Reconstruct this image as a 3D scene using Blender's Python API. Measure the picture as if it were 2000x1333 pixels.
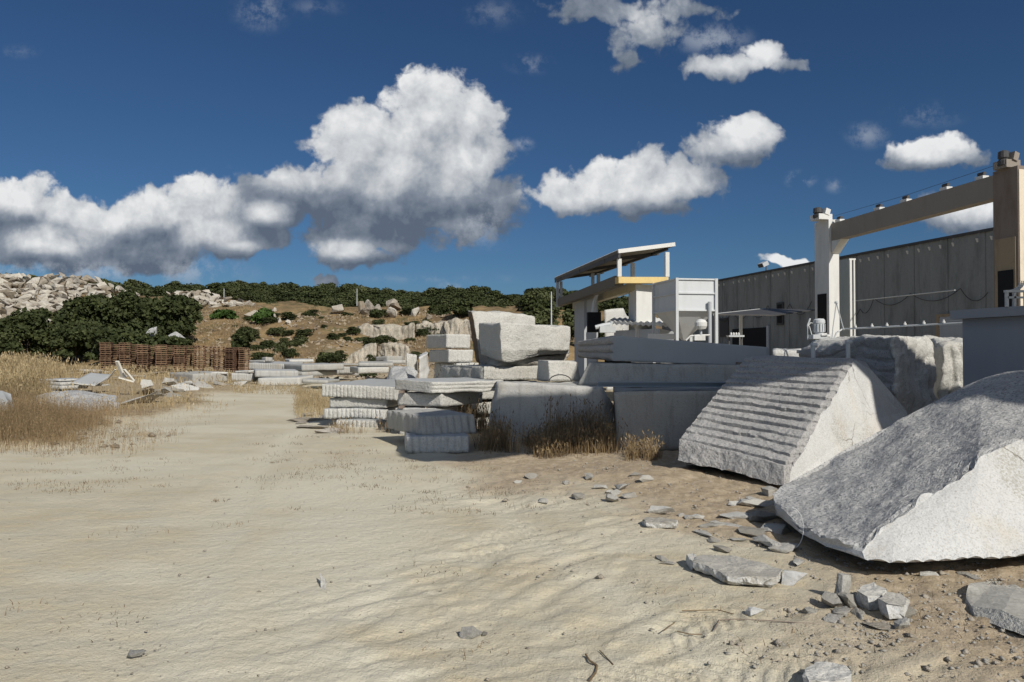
import bpy, bmesh, math, random
import numpy as np
from mathutils import Vector, Matrix
R = math.radians
sc = bpy.context.scene
for o in list(bpy.data.objects): bpy.data.objects.remove(o)

# ---------------------------------------------------------------- camera
F = 1444.0; HZ = 690.0; EYE = 1.6
cd = bpy.data.cameras.new('camera'); cam = bpy.data.objects.new('camera', cd)
sc.collection.objects.link(cam); sc.camera = cam
cd.sensor_width = 36; cd.lens = 26.0; cd.clip_start = .05; cd.clip_end = 5000
cam.location = (0, 0, EYE)
cam.rotation_euler = (R(90) + math.atan((HZ-666.5)/F), 0, 0)

# ---------------------------------------------------------------- sun + sky
AZ, EL = 57.0, 37.0
SUN = Vector((math.cos(R(AZ))*math.cos(R(EL)), -math.sin(R(AZ))*math.cos(R(EL)), math.sin(R(EL))))
sl = bpy.data.lights.new('sun', 'SUN'); so = bpy.data.objects.new('sun', sl)
sc.collection.objects.link(so)
sl.energy = 4.2; sl.angle = R(.53); sl.color = (1, .945, .85)
so.rotation_euler = SUN.to_track_quat('Z', 'Y').to_euler()
so.location = (20, -20, 30)
sc.view_settings.view_transform = 'Standard'; sc.view_settings.look = 'None'
sc.view_settings.exposure = 0.10; sc.view_settings.gamma = 1
sc.render.resolution_x = 1024; sc.render.resolution_y = 682

w = bpy.data.worlds.new('World'); sc.world = w; w.use_nodes = True
nt = w.node_tree; N = nt.nodes; L = nt.links
for n in list(N): N.remove(n)
out = N.new('ShaderNodeOutputWorld')
sky = N.new('ShaderNodeTexSky'); sky.sky_type = 'NISHITA'; sky.sun_disc = False
sky.sun_elevation = R(EL); sky.sun_rotation = math.atan2(SUN.x, SUN.y) % (2*math.pi)
sky.air_density = 1.0; sky.dust_density = .3; sky.ozone_density = 3.5; sky.altitude = 300
bg = N.new('ShaderNodeBackground'); bg.inputs[1].default_value = .05
tint = N.new('ShaderNodeMix'); tint.data_type = 'RGBA'; tint.blend_type = 'MULTIPLY'; tint.inputs[0].default_value = 1
L.new(sky.outputs[0], tint.inputs[6]); tint.inputs[7].default_value = (.43,.645,.86,1); L.new(tint.outputs[2], bg.inputs[0])

# clouds: soft ellipses (px,py,rx,ry,weight) in direction space, broken up by noise
CL = [(850,235,120,105,1),(905,290,105,110,1),(790,300,130,100,1),(690,280,85,75,1),(935,225,52,52,1),(900,380,130,110,1),
 (770,400,190,95,1),(640,375,120,60,1),(560,375,110,52,1),(480,410,120,62,1),(720,465,150,45,1),(695,505,105,38,.9),(930,430,65,50,.45),
 (25,400,130,75,1),(110,420,110,50,1),(190,440,150,62,1),(300,425,120,52,1),(385,395,70,62,1),(400,445,130,60,1),(50,485,160,50,1),
 (250,490,220,48,1),(450,470,130,35,.9),(120,530,260,22,.5),(360,530,120,30,.4),(620,553,40,14,.8),(820,545,240,10,.18),
 (1090,378,75,40,1),(1180,362,90,58,1),(1265,362,100,68,1),(1340,345,95,50,.9),(1400,290,95,45,.8),(1455,268,62,52,.95),(1300,400,110,40,.6),
 (1170,15,150,60,.62),(1250,55,110,75,.66),(1340,15,130,40,.64),(1225,112,50,40,.6),(1390,72,70,28,.5),
 (1420,128,120,36,.7),(1490,108,56,42,.75),(1550,128,58,32,.65),(1825,298,85,42,.95),(1780,310,60,28,.6),(1880,302,60,20,.7),
 (1695,262,42,24,.35),(1565,350,28,16,.5),(1885,425,120,52,.9),(1545,515,75,18,.9),(505,18,50,38,.35),(610,10,60,20,.2),(1037,122,42,18,.35),
 (1022,280,20,12,.45),(1812,222,70,26,.25),(1632,362,20,14,.3),(880,560,22,10,.5),(30,98,40,14,.2),(425,340,50,16,.3),(960,20,60,30,.22)]
WISP = [c for c in CL if c[4] < .56]; CL = [c for c in CL if c[4] >= .56]
g = bpy.data.node_groups.new('cloud_field', 'ShaderNodeTree')
g.interface.new_socket('P', in_out='INPUT', socket_type='NodeSocketVector')
g.interface.new_socket('F', in_out='OUTPUT', socket_type='NodeSocketFloat'); g.interface.new_socket('B', in_out='OUTPUT', socket_type='NodeSocketFloat')
gi = g.nodes.new('NodeGroupInput'); go = g.nodes.new('NodeGroupOutput')
def gn(t, **k):
    n = g.nodes.new(t)
    for a, b in k.items(): setattr(n, a, b)
    return n
def noise_in(tree, vec, scale, detail, rough, colour=False, dim2=True):
    n = tree.nodes.new('ShaderNodeTexNoise'); n.noise_dimensions = '2D' if dim2 else '3D'; n.inputs['Scale'].default_value = scale
    n.inputs['Detail'].default_value = detail; n.inputs['Roughness'].default_value = rough
    tree.links.new(vec, n.inputs['Vector']); return n.outputs['Color' if colour else 'Fac']
w1 = noise_in(g, gi.outputs[0], 9, 4, .6, True)
sb = gn('ShaderNodeVectorMath', operation='SUBTRACT'); g.links.new(w1, sb.inputs[0]); sb.inputs[1].default_value = (.5,.5,.5)
ma = gn('ShaderNodeVectorMath', operation='MULTIPLY_ADD'); g.links.new(sb.outputs[0], ma.inputs[0]); ma.inputs[1].default_value = (.075,.06,0)
g.links.new(gi.outputs[0], ma.inputs[2])
prev = None
for (cx, cy, rx, ry, wt) in CL:
    u, v = (cx-1000)/F, (HZ-cy)/F; ru, rv = rx/F*1.12, ry/F*1.12
    a = gn('ShaderNodeVectorMath', operation='MULTIPLY_ADD'); g.links.new(ma.outputs[0], a.inputs[0])
    a.inputs[1].default_value = (1/ru, 1/rv, 0); a.inputs[2].default_value = (-u/ru, -v/rv, 0)
    l = gn('ShaderNodeVectorMath', operation='LENGTH'); g.links.new(a.outputs[0], l.inputs[0])
    m = gn('ShaderNodeMath', operation='MULTIPLY_ADD'); g.links.new(l.outputs['Value'], m.inputs[0])
    m.inputs[1].default_value = -(wt*.6+.4); m.inputs[2].default_value = wt-(1-wt)*.12
    if prev is None: prev = m.outputs[0]
    else:
        mx = gn('ShaderNodeMath', operation='SMOOTH_MAX'); mx.inputs[2].default_value = .12
        g.links.new(prev, mx.inputs[0]); g.links.new(m.outputs[0], mx.inputs[1]); prev = mx.outputs[0]
bil = noise_in(g, gi.outputs[0], 15, 8, .66)
m1 = gn('ShaderNodeMath', operation='MULTIPLY_ADD'); g.links.new(bil, m1.inputs[0]); m1.inputs[1].default_value = .72; m1.inputs[2].default_value = -.24
vo = gn('ShaderNodeTexVoronoi'); vo.voronoi_dimensions = '2D'; vo.inputs['Scale'].default_value = 24; vo.inputs['Detail'].default_value = 2.5; vo.inputs['Roughness'].default_value = .6
g.links.new(ma.outputs[0], vo.inputs['Vector'])
m3 = gn('ShaderNodeMath', operation='MULTIPLY_ADD'); g.links.new(vo.outputs['Distance'], m3.inputs[0]); m3.inputs[1].default_value = -.24; g.links.new(m1.outputs[0], m3.inputs[2]); m1 = m3
m2 = gn('ShaderNodeMath', operation='ADD'); g.links.new(m1.outputs[0], m2.inputs[0]); g.links.new(prev, m2.inputs[1])
g.links.new(m2.outputs[0], go.inputs[0]); g.links.new(prev, go.inputs[1])

tc = N.new('ShaderNodeTexCoord'); sp = N.new('ShaderNodeSeparateXYZ'); L.new(tc.outputs['Generated'], sp.inputs[0])
def wm(op, a, b=None, c=None, clamp=False):
    n = N.new('ShaderNodeMath'); n.operation = op; n.use_clamp = clamp
    for i, x in enumerate((a, b, c)):
        if x is None: continue
        if isinstance(x, (int, float)): n.inputs[i].default_value = x
        else: L.new(x, n.inputs[i])
    return n.outputs[0]
ysafe = wm('MAXIMUM', sp.outputs[1], .05)
uu = wm('DIVIDE', sp.outputs[0], ysafe); vv = wm('DIVIDE', sp.outputs[2], ysafe)
cb = N.new('ShaderNodeCombineXYZ'); L.new(uu, cb.inputs[0]); L.new(vv, cb.inputs[1])
g1 = N.new('ShaderNodeGroup'); g1.node_tree = g; L.new(cb.outputs[0], g1.inputs[0])
up = N.new('ShaderNodeVectorMath'); up.operation = 'ADD'; L.new(cb.outputs[0], up.inputs[0]); up.inputs[1].default_value = (-.010, .030, 0)
g2 = N.new('ShaderNodeGroup'); g2.node_tree = g; L.new(up.outputs[0], g2.inputs[0])
front = wm('GREATER_THAN', sp.outputs[1], .1)
def smooth(x, a, b):
    n = N.new('ShaderNodeMapRange'); n.interpolation_type = 'SMOOTHSTEP'; L.new(x, n.inputs[0])
    n.inputs[1].default_value = min(a, b); n.inputs[2].default_value = max(a, b)
    if a > b: n.inputs[3].default_value = 1; n.inputs[4].default_value = 0
    return n.outputs[0]
alpha = wm('MULTIPLY', smooth(g1.outputs[0], -.02, .22), front)
difB = wm('SUBTRACT', g1.outputs[1], g2.outputs[1]); difF = wm('SUBTRACT', g1.outputs[0], g2.outputs[0])
dif = wm('ADD', wm('MULTIPLY', difB, .45), wm('MULTIPLY', wm('SUBTRACT', difF, difB), 1.15))
BR = [(850,215,150,105,1),(905,275,90,110,.8),(700,270,105,70,1),(760,330,110,60,.7),(640,325,80,45,.8),(560,345,70,30,.45),(385,385,75,55,1),(300,410,95,40,.9),(180,425,110,40,.7),(60,375,130,48,.9),(110,465,110,34,.8),
 (410,450,80,40,.7),(520,415,50,25,.6),(680,487,80,20,.75),(1110,370,90,45,.8),(1195,350,80,55,.95),(1270,345,90,55,.85),(1345,350,70,40,.6),(1455,258,70,45,.9),(1390,280,70,26,.45),(1490,105,50,40,.7),(1420,122,90,30,.5),(1250,40,90,50,.4),
 (1825,285,90,34,.95),(1890,405,90,35,.75),(1545,512,80,22,.8),(900,440,50,20,.35),(460,480,60,16,.5)]
bo = None
for (cx, cy, rx, ry, wt) in BR:
    u, v = (cx-1000)/F, (HZ-cy)/F; ru, rv = rx/F*1.35, ry/F*1.35
    a = N.new('ShaderNodeVectorMath'); a.operation = 'MULTIPLY_ADD'; L.new(cb.outputs[0], a.inputs[0]); a.inputs[1].default_value = (1/ru, 1/rv, 0); a.inputs[2].default_value = (-u/ru, -v/rv, 0)
    l = N.new('ShaderNodeVectorMath'); l.operation = 'LENGTH'; L.new(a.outputs[0], l.inputs[0])
    m = wm('MULTIPLY_ADD', l.outputs['Value'], -wt, wt); 
    if bo is None: bo = m
    else:
        n_ = N.new('ShaderNodeMath'); n_.operation = 'SMOOTH_MAX'; n_.inputs[2].default_value = .15; L.new(bo, n_.inputs[0]); L.new(m, n_.inputs[1]); bo = n_.outputs[0]
bo = smooth(bo, -.10, .55)
lit = wm('ADD', wm('MULTIPLY_ADD', bo, .66, .08), wm('MULTIPLY', dif, .62), clamp=True)
core = smooth(g1.outputs[0], .15, 1.0)
lit2 = wm('MULTIPLY_ADD', core, -.04, lit, clamp=True)
rp = N.new('ShaderNodeValToRGB'); L.new(lit2, rp.inputs[0])
e = rp.color_ramp.elements; e[0].position = 0; e[0].color = (.10,.13,.18,1); e[1].position = 1; e[1].color = (.76,.77,.775,1)
x = rp.color_ramp.elements.new(.35); x.color = (.215,.25,.305,1)
x = rp.color_ramp.elements.new(.62); x.color = (.44,.465,.50,1)
cbg = N.new('ShaderNodeBackground'); cbg.inputs[1].default_value = 1.0; L.new(rp.outputs[0], cbg.inputs[0])
mixs = N.new('ShaderNodeMixShader'); L.new(alpha, mixs.inputs[0]); L.new(bg.outputs[0], mixs.inputs[1]); L.new(cbg.outputs[0], mixs.inputs[2])
wo = None
for (cx, cy, rx, ry, wt) in WISP:
    u, v = (cx-1000)/F, (HZ-cy)/F; ru, rv = rx/F*1.5, ry/F*1.5
    a = N.new('ShaderNodeVectorMath'); a.operation = 'MULTIPLY_ADD'; L.new(cb.outputs[0], a.inputs[0]); a.inputs[1].default_value = (1/ru, 1/rv, 0); a.inputs[2].default_value = (-u/ru, -v/rv, 0)
    l = N.new('ShaderNodeVectorMath'); l.operation = 'LENGTH'; L.new(a.outputs[0], l.inputs[0])
    m = wm('MULTIPLY_ADD', l.outputs['Value'], -wt, wt); wo = m if wo is None else wm('MAXIMUM', wo, m)
wn = noise_in(nt, cb.outputs[0], 22, 6, .68)
wa = wm('MULTIPLY', wm('MULTIPLY', smooth(wo, 0, .45), smooth(wn, .40, .68)), front); wa = wm('MULTIPLY', wa, .55)
wbg = N.new('ShaderNodeBackground'); wbg.inputs[0].default_value = (.42,.46,.52,1)
mixw = N.new('ShaderNodeMixShader'); L.new(wa, mixw.inputs[0]); L.new(mixs.outputs[0], mixw.inputs[1]); L.new(wbg.outputs[0], mixw.inputs[2]); mixs = mixw
# unseen bright clouds added behind and above the camera as fill light
rn = noise_in(nt, tc.outputs['Generated'], 3.2, 3, .6, False, False)
rear_fill = wm('MULTIPLY', smooth(rn, .47, .60), smooth(sp.outputs[1], .12, -.15))
rear_fill = wm('MULTIPLY', rear_fill, smooth(sp.outputs[2], 0.0, .12))
rbg = N.new('ShaderNodeBackground'); rbg.inputs[0].default_value = (.66,.72,.80,1); rbg.inputs[1].default_value = 1.0
mix2 = N.new('ShaderNodeMixShader'); L.new(rear_fill, mix2.inputs[0]); L.new(mixs.outputs[0], mix2.inputs[1]); L.new(rbg.outputs[0], mix2.inputs[2])
L.new(mix2.outputs[0], out.inputs[0])

# ---------------------------------------------------------------- helpers
def W(px, py, Y):
    return np.array(((px-1000)/F*Y, Y, EYE-(py-HZ)/F*Y))
def XZ(px, Y, z): return np.array(((px-1000)/F*Y, Y, z))
def hsh(ix, iy, iz, seed):
    h = (ix*374761393 + iy*668265263 + iz*2147483647 + seed*974711) & 0xffffffff
    h = ((h ^ (h >> 13))*1274126177) & 0xffffffff
    h = ((h ^ (h >> 16))*2246822519) & 0xffffffff
    return ((h ^ (h >> 15)) & 0xffff)/65535.0
def vnoise(P, s, seed=0):
    P = np.asarray(P, float)*s; I = np.floor(P).astype(np.int64); f = P-I; f = f*f*(3-2*f)
    r = 0
    for dx in (0,1):
        for dy in (0,1):
            for dz in (0,1):
                ww = (f[:,0] if dx else 1-f[:,0])*(f[:,1] if dy else 1-f[:,1])*(f[:,2] if dz else 1-f[:,2])
                r = r + ww*hsh(I[:,0]+dx, I[:,1]+dy, I[:,2]+dz, seed)
    return r*2-1
def fbm(P, s, o=3, seed=0, g=.5):
    r = 0; a = 1
    for i in range(o): r = r + a*vnoise(P, s, seed+i*7); s *= 2.03; a *= g
    return r
def vfbm(P, s, o=3, seed=0): return np.stack([fbm(P, s, o, seed+k*101) for k in range(3)], 1)
def sstep(a, b, x): t = np.clip((x-a)/(b-a), 0, 1); return t*t*(3-2*t)

def props(o, label=None, cat=None, group=None, kind=None):
    if label: o['label'] = label
    if cat: o['category'] = cat
    if group: o['group'] = group
    if kind: o['kind'] = kind
    return o
def mk(name, V, Fc, mats, parent=None, label=None, cat=None, group=None, kind=None, idx=None, smooth=False, origin=None):
    V = np.asarray(V, float)
    if parent is not None: loc = np.array(parent.matrix_world.translation) if False else np.array(parent['_o'])
    elif origin is not None: loc = np.array(origin, float)
    else: loc = np.array(((V[:,0].min()+V[:,0].max())/2, (V[:,1].min()+V[:,1].max())/2, V[:,2].min()))
    me = bpy.data.meshes.new(name)
    if isinstance(Fc, np.ndarray):
        n, k = Fc.shape
        me.vertices.add(len(V)); me.vertices.foreach_set('co', (V-loc).astype(np.float32).ravel())
        me.loops.add(n*k); me.loops.foreach_set('vertex_index', Fc.astype(np.int32).ravel())
        me.polygons.add(n); me.polygons.foreach_set('loop_start', np.arange(0, n*k, k, dtype=np.int32))
        me.update(calc_edges=True)
    else:
        me.from_pydata((V-loc).tolist(), [], Fc)
    if not isinstance(mats, (list, tuple)): mats = [mats]
    for m in mats: me.materials.append(m)
    if idx is not None: me.polygons.foreach_set('material_index', np.asarray(idx, np.int32))
    if smooth: me.polygons.foreach_set('use_smooth', np.ones(len(me.polygons), bool))
    me.update()
    o = bpy.data.objects.new(name, me); sc.collection.objects.link(o)
    if parent is not None: o.parent = parent
    if parent is None or parent.parent is not None or True:
        o['_o'] = loc.tolist()
    if parent is None: o.location = loc
    return props(o, label, cat, group, kind)
def empty(name, loc, label, cat, group=None):
    o = bpy.data.objects.new(name, None); sc.collection.objects.link(o); o.location = loc; o.empty_display_size = .3
    o['_o'] = [float(a) for a in loc]; return props(o, label, cat, group)
def copy_tree(o, parent=None):
    c = o.copy(); sc.collection.objects.link(c); c.parent = parent
    for ch in list(o.children): copy_tree(ch, c)
    return c

class MB:
    def __init__(s): s.v = []; s.f = []
    def add(s, V, Fc):
        b = len(s.v); s.v += [tuple(map(float, p)) for p in V]; s.f += [[b+i for i in f] for f in Fc]; return s
    def box(s, c, d, rz=0, ry=0):
        M = Matrix.Rotation(rz, 3, 'Z') @ Matrix.Rotation(ry, 3, 'Y')
        V = [Vector(c)+M@Vector((x*d[0]/2, y*d[1]/2, z*d[2]/2)) for z in (-1,1) for x, y in ((-1,-1),(1,-1),(1,1),(-1,1))]
        return s.add(V, [[3,2,1,0],[4,5,6,7],[0,1,5,4],[1,2,6,5],[2,3,7,6],[3,0,4,7]])
    def hexa(s, b, t):
        return s.add(list(b)+list(t), [[3,2,1,0],[4,5,6,7],[0,1,5,4],[1,2,6,5],[2,3,7,6],[3,0,4,7]])
    def beam(s, a, b, wd, ht, upv=(0,0,1)):
        a = Vector(a); b = Vector(b); d = (b-a).normalized(); u = Vector(upv); r = d.cross(u).normalized(); u = r.cross(d)
        V = [p+r*x*wd/2+u*z*ht/2 for p in (a, b) for x, z in ((-1,-1),(1,-1),(1,1),(-1,1))]
        return s.add(V, [[0,1,2,3],[7,6,5,4],[0,4,5,1],[1,5,6,2],[2,6,7,3],[3,7,4,0]])
    def tube(s, pts, r, n=8, r2=None):
        pts = [Vector(p) for p in pts]; rings = []
        for i, p in enumerate(pts):
            d = (pts[min(i+1, len(pts)-1)]-pts[max(i-1, 0)]).normalized()
            a = d.cross(Vector((0,0,1)));
            if a.length < .05: a = d.cross(Vector((1,0,0)))
            a.normalize(); b = d.cross(a); rr = r if r2 is None else r+(r2-r)*i/(len(pts)-1)
            rings.append([p+(a*math.cos(t)+b*math.sin(t))*rr for t in [2*math.pi*k/n for k in range(n)]])
        V = [q for g_ in rings for q in g_]; Fc = []
        for i in range(len(pts)-1):
            for k in range(n): Fc.append([i*n+k, i*n+(k+1)%n, (i+1)*n+(k+1)%n, (i+1)*n+k])
        Fc.append(list(range(n))[::-1]); Fc.append([(len(pts)-1)*n+k for k in range(n)])
        return s.add(V, Fc)
    def lathe(s, c, prof, n=16):
        V = [(c[0]+r*math.cos(2*math.pi*k/n), c[1]+r*math.sin(2*math.pi*k/n), c[2]+z) for r, z in prof for k in range(n)]; Fc = []
        for i in range(len(prof)-1):
            for k in range(n): Fc.append([i*n+k, i*n+(k+1)%n, (i+1)*n+(k+1)%n, (i+1)*n+k])
        Fc.append(list(range(n))[::-1]); Fc.append([(len(prof)-1)*n+k for k in range(n)])
        return s.add(V, Fc)
    def build(s, name, mat, parent=None, **k): return mk(name, s.v, s.f, mat, parent, **k)

# ---------------------------------------------------------------- materials
class Mt:
    def __init__(s, name, rough=.85, spec=.3, metal=0):
        s.m = bpy.data.materials.new(name); s.m.use_nodes = True; s.t = s.m.node_tree; s.n = s.t.nodes
        s.b = s.n['Principled BSDF']; s.b.inputs['Roughness'].default_value = rough; s.b.inputs['Specular IOR Level'].default_value = spec
        s.b.inputs['Metallic'].default_value = metal
        s.tc = s.n.new('ShaderNodeTexCoord'); s.co = s.tc.outputs['Object']
    def noise(s, scale, detail=4, rough=.6, vec=None, stretch=None):
        n = s.n.new('ShaderNodeTexNoise'); n.inputs['Scale'].default_value = scale; n.inputs['Detail'].default_value = detail; n.inputs['Roughness'].default_value = rough
        v = vec or s.co
        if stretch:
            mp = s.n.new('ShaderNodeMapping'); mp.inputs['Scale'].default_value = stretch; s.t.links.new(v, mp.inputs[0]); v = mp.outputs[0]
        s.t.links.new(v, n.inputs['Vector']); return n.outputs['Fac']
    def voro(s, scale, feat='F1', out='Distance', vec=None):
        n = s.n.new('ShaderNodeTexVoronoi'); n.feature = feat; n.inputs['Scale'].default_value = scale; s.t.links.new(vec or s.co, n.inputs['Vector']); return n.outputs[out]
    def mr(s, x, a, b, c=0, d=1):
        n = s.n.new('ShaderNodeMapRange'); s.t.links.new(x, n.inputs[0])
        for i, q in enumerate((a, b, c, d)): n.inputs[i+1].default_value = q
        return n.outputs[0]
    def mix(s, f, a, b, mode='MIX'):
        n = s.n.new('ShaderNodeMix'); n.data_type = 'RGBA'; n.blend_type = mode
        for i, q in ((0, f), (6, a), (7, b)):
            if isinstance(q, tuple): n.inputs[i].default_value = (*q, 1)
            elif isinstance(q, (int, float)): n.inputs[i].default_value = q
            else: s.t.links.new(q, n.inputs[i])
        return n.outputs[2]
    def math(s, op, a, b):
        n = s.n.new('ShaderNodeMath'); n.operation = op
        for i, q in ((0, a), (1, b)):
            if isinstance(q, (int, float)): n.inputs[i].default_value = q
            else: s.t.links.new(q, n.inputs[i])
        return n.outputs[0]
    def attr(s, name):
        n = s.n.new('ShaderNodeAttribute'); n.attribute_name = name; return n.outputs['Fac']
    def col(s, c):
        if isinstance(c, tuple): s.b.inputs['Base Color'].default_value = (*c, 1)
        else: s.t.links.new(c, s.b.inputs['Base Color'])
        return s
    def bump(s, h, st=.5, d=.01):
        n = s.n.new('ShaderNodeBump'); n.inputs['Strength'].default_value = st; n.inputs['Distance'].default_value = d
        s.t.links.new(h, n.inputs['Height']); s.t.links.new(n.outputs[0], s.b.inputs['Normal']); return s

def granite(name, light, dark, sp=60, bmp=.6, bd=.012, stain=.3, stc=(.42,.33,.2), streak=0, speck=.5, crack=0):
    m = Mt(name, .9, .25)
    big = m.mr(m.noise(1.7, 5, .6), .3, .7)
    light = tuple(a*.80 for a in light)
    c = m.mix(m.math('MULTIPLY', big, .55), light, tuple(a*.82 for a in light))
    sn = m.mr(m.noise(sp, 3, .75), .50, .66)
    c = m.mix(m.math('MULTIPLY', sn, speck), c, dark)
    s2 = m.mr(m.noise(sp*.33, 4, .8), .52, .72)
    c = m.mix(m.math('MULTIPLY', s2, speck*.5), c, dark)
    st = m.mr(m.noise(1.1, 6, .65, stretch=(1.5,1.5,.6)), .56, .72)
    c = m.mix(m.math('MULTIPLY', st, stain), c, stc)
    if streak:
        k = m.mr(m.noise(5, 5, .7, stretch=(1.6,1.6,.12)), .5, .68)
        c = m.mix(m.math('MULTIPLY', k, streak), c, (.13,.12,.10))
    if crack:
        wv_ = m.n.new('ShaderNodeVectorMath'); wv_.operation = 'MULTIPLY_ADD'; nz = m.n.new('ShaderNodeTexNoise'); nz.inputs['Scale'].default_value = 2.2; nz.inputs['Detail'].default_value = 5
        m.t.links.new(m.co, nz.inputs['Vector']); m.t.links.new(nz.outputs['Color'], wv_.inputs[0]); wv_.inputs[1].default_value = (.5,.5,.5); m.t.links.new(m.co, wv_.inputs[2])
        ed_ = m.voro(1.1, 'DISTANCE_TO_EDGE', vec=wv_.outputs[0]); k = m.math('MULTIPLY', m.mr(ed_, .002, .012, 1, 0), m.mr(m.noise(.9, 2), .5, .6))
        c = m.mix(m.math('MULTIPLY', k, crack), c, (.09,.075,.06))
        pit = m.math('MULTIPLY', m.mr(m.noise(1.3, 3, .5), .56, .60), m.mr(m.noise(55, 2, .6), .45, .6)); c = m.mix(m.math('MULTIPLY', pit, .6), c, (.28,.26,.21))
    m.col(c)
    h = m.math('ADD', m.noise(sp*.5, 4, .7), m.math('MULTIPLY', m.noise(7, 5, .65), 1.2))
    return m.bump(h, bmp, bd).m
M = {}
M['split'] = granite('split_granite', (.76,.75,.71), (.20,.20,.19), 45, .9, .03, .12, streak=.10)
M['sawn'] = granite('sawn_granite', (.50,.52,.535), (.27,.28,.29), 90, .25, .006, .10, speck=.4)
M['block'] = granite('quarried_granite', (.56,.555,.53), (.2,.2,.19), 60, .6, .015, .35, streak=.35)
M['dark'] = granite('pitted_granite', (.56,.56,.555), (.10,.105,.11), 38, .9, .028, .0, speck=.85)
M['white'] = granite('fresh_split_granite', (.70,.705,.695), (.26,.25,.23), 70, .55, .018, .4, (.50,.42,.30), speck=.6, crack=.8, streak=.10)
M['groove'] = granite('drilled_granite', (.52,.51,.50), (.13,.13,.13), 42, 1.0, .03, .05, speck=.75)
M['waste'] = granite('waste_granite', (.60,.57,.52), (.2,.18,.15), 4, .7, .08, .35, (.30,.22,.14))
wt_ = M['waste'].node_tree; oi_ = wt_.nodes.new('ShaderNodeObjectInfo'); bs_ = wt_.nodes['Principled BSDF']; src_ = bs_.inputs['Base Color'].links[0].from_socket
mx_ = wt_.nodes.new('ShaderNodeMix'); mx_.data_type = 'RGBA'; mx_.blend_type = 'MULTIPLY'; mx_.inputs[0].default_value = 1
rr_ = wt_.nodes.new('ShaderNodeValToRGB'); rr_.color_ramp.elements[0].color = (.48,.42,.34,1); rr_.color_ramp.elements[1].color = (1,.98,.94,1); rr_.color_ramp.elements[1].position = .7
wt_.links.new(oi_.outputs['Random'], rr_.inputs[0]); wt_.links.new(src_, mx_.inputs[6]); wt_.links.new(rr_.outputs[0], mx_.inputs[7]); wt_.links.new(mx_.outputs[2], bs_.inputs['Base Color'])
def vary_(mt, c0, c1):
    t = mt.node_tree; o_ = t.nodes.new('ShaderNodeObjectInfo'); bs = t.nodes['Principled BSDF']; src = bs.inputs['Base Color'].links[0].from_socket
    mx = t.nodes.new('ShaderNodeMix'); mx.data_type = 'RGBA'; mx.blend_type = 'MULTIPLY'; mx.inputs[0].default_value = 1
    r_ = t.nodes.new('ShaderNodeValToRGB'); r_.color_ramp.elements[0].color = (*c0,1); r_.color_ramp.elements[1].color = (*c1,1)
    t.links.new(o_.outputs['Random'], r_.inputs[0]); t.links.new(src, mx.inputs[6]); t.links.new(r_.outputs[0], mx.inputs[7]); t.links.new(mx.outputs[2], bs.inputs['Base Color'])
for k_ in ('split', 'block', 'sawn'): vary_(M[k_], (.84,.83,.80), (1,1,1))
M['scree'] = granite('scree_stone', (.40,.33,.24), (.14,.11,.08), 3, .6, .05, .5, (.25,.16,.09))
M['brown'] = granite('weathered_brown_granite', (.23,.17,.11), (.06,.045,.03), 14, 1, .05, .5, (.35,.22,.1))
M['face'] = granite('quarry_face_granite', (.60,.54,.44), (.2,.17,.13), 6, .9, .08, .5, (.36,.24,.13), streak=.6)
M['chip'] = granite('fragment_granite', (.70,.69,.66), (.15,.15,.15), 60, .8, .012, .25)
vary_(M['chip'], (.55,.52,.47), (1,1,.98))
def paint(name, c, rough=.6, dirt=.25, dc=(.16,.12,.08), spec=.4, sc_=2.5, streak=True):
    m = Mt(name, rough, spec)
    a = m.mr(m.noise(sc_, 6, .7, stretch=(1,1,.25) if streak else None), .48, .75)
    b = m.mr(m.noise(sc_*7, 4, .7), .45, .8, 0, .5)
    cc = m.mix(m.math('MULTIPLY', a, dirt), c, dc); cc = m.mix(m.math('MULTIPLY', b, dirt), cc, tuple(q*.6 for q in c))
    return m.col(cc).bump(m.noise(30, 3), .15, .004).m
M['wpaint'] = paint('white_paint', (.62,.62,.60), dirt=.25)
M['gpaint'] = paint('grey_paint', (.40,.42,.44), dirt=.2)
M['gsteel'] = paint('galvanised_steel', (.50,.52,.53), .45, .2)
M['ypaint'] = paint('yellow_paint', (.66,.50,.21), dirt=.3)
M['tan'] = paint('faded_beige_paint', (.25,.22,.185), dirt=.35)
M['rust'] = paint('rusty_steel', (.21,.17,.14), .8, .65, (.12,.06,.03))
M['rusty_y'] = paint('rust_stained_ochre_paint', (.30,.235,.155), .8, .7, (.10,.055,.03))
M['dark_metal'] = paint('dark_metal', (.05,.05,.052), .6, .3)
M['blue'] = paint('blue_grey_paint', (.20,.26,.33), .5, .2)
M['black'] = Mt('dark_interior', .9).col((.012,.012,.013)).m
M['concrete'] = paint('weathered_concrete', (.235,.245,.24), .9, .8, (.10,.10,.095), .2, 1.2)
M['render'] = paint('grey_render', (.33,.34,.36), .9, .12, (.2,.2,.2), .2)
M['roofm'] = paint('corrugated_sheet', (.56,.56,.54), .6, .4)
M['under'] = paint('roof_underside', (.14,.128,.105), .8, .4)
m = Mt('pallet_wood', .85); oi = m.n.new('ShaderNodeObjectInfo')
m.col(m.mix(oi.outputs['Random'], (.12,.068,.042), (.29,.19,.115))); M['pallet'] = m.m
m = Mt('foliage', .7, .15); gi_ = m.n.new('ShaderNodeNewGeometry')
def leafmat(name, a, b):
    m = Mt(name, .65, .12); q = m.n.new('ShaderNodeNewGeometry'); r = q.outputs['Random Per Island']
    c = m.mix(r, a, b); c = m.mix(m.mr(m.noise(.7, 3), .35, .7), c, tuple(x*.6 for x in a)); m.col(c); return m.m
M['leaf'] = leafmat('evergreen_foliage', (.032,.044,.016), (.080,.092,.036))
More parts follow.
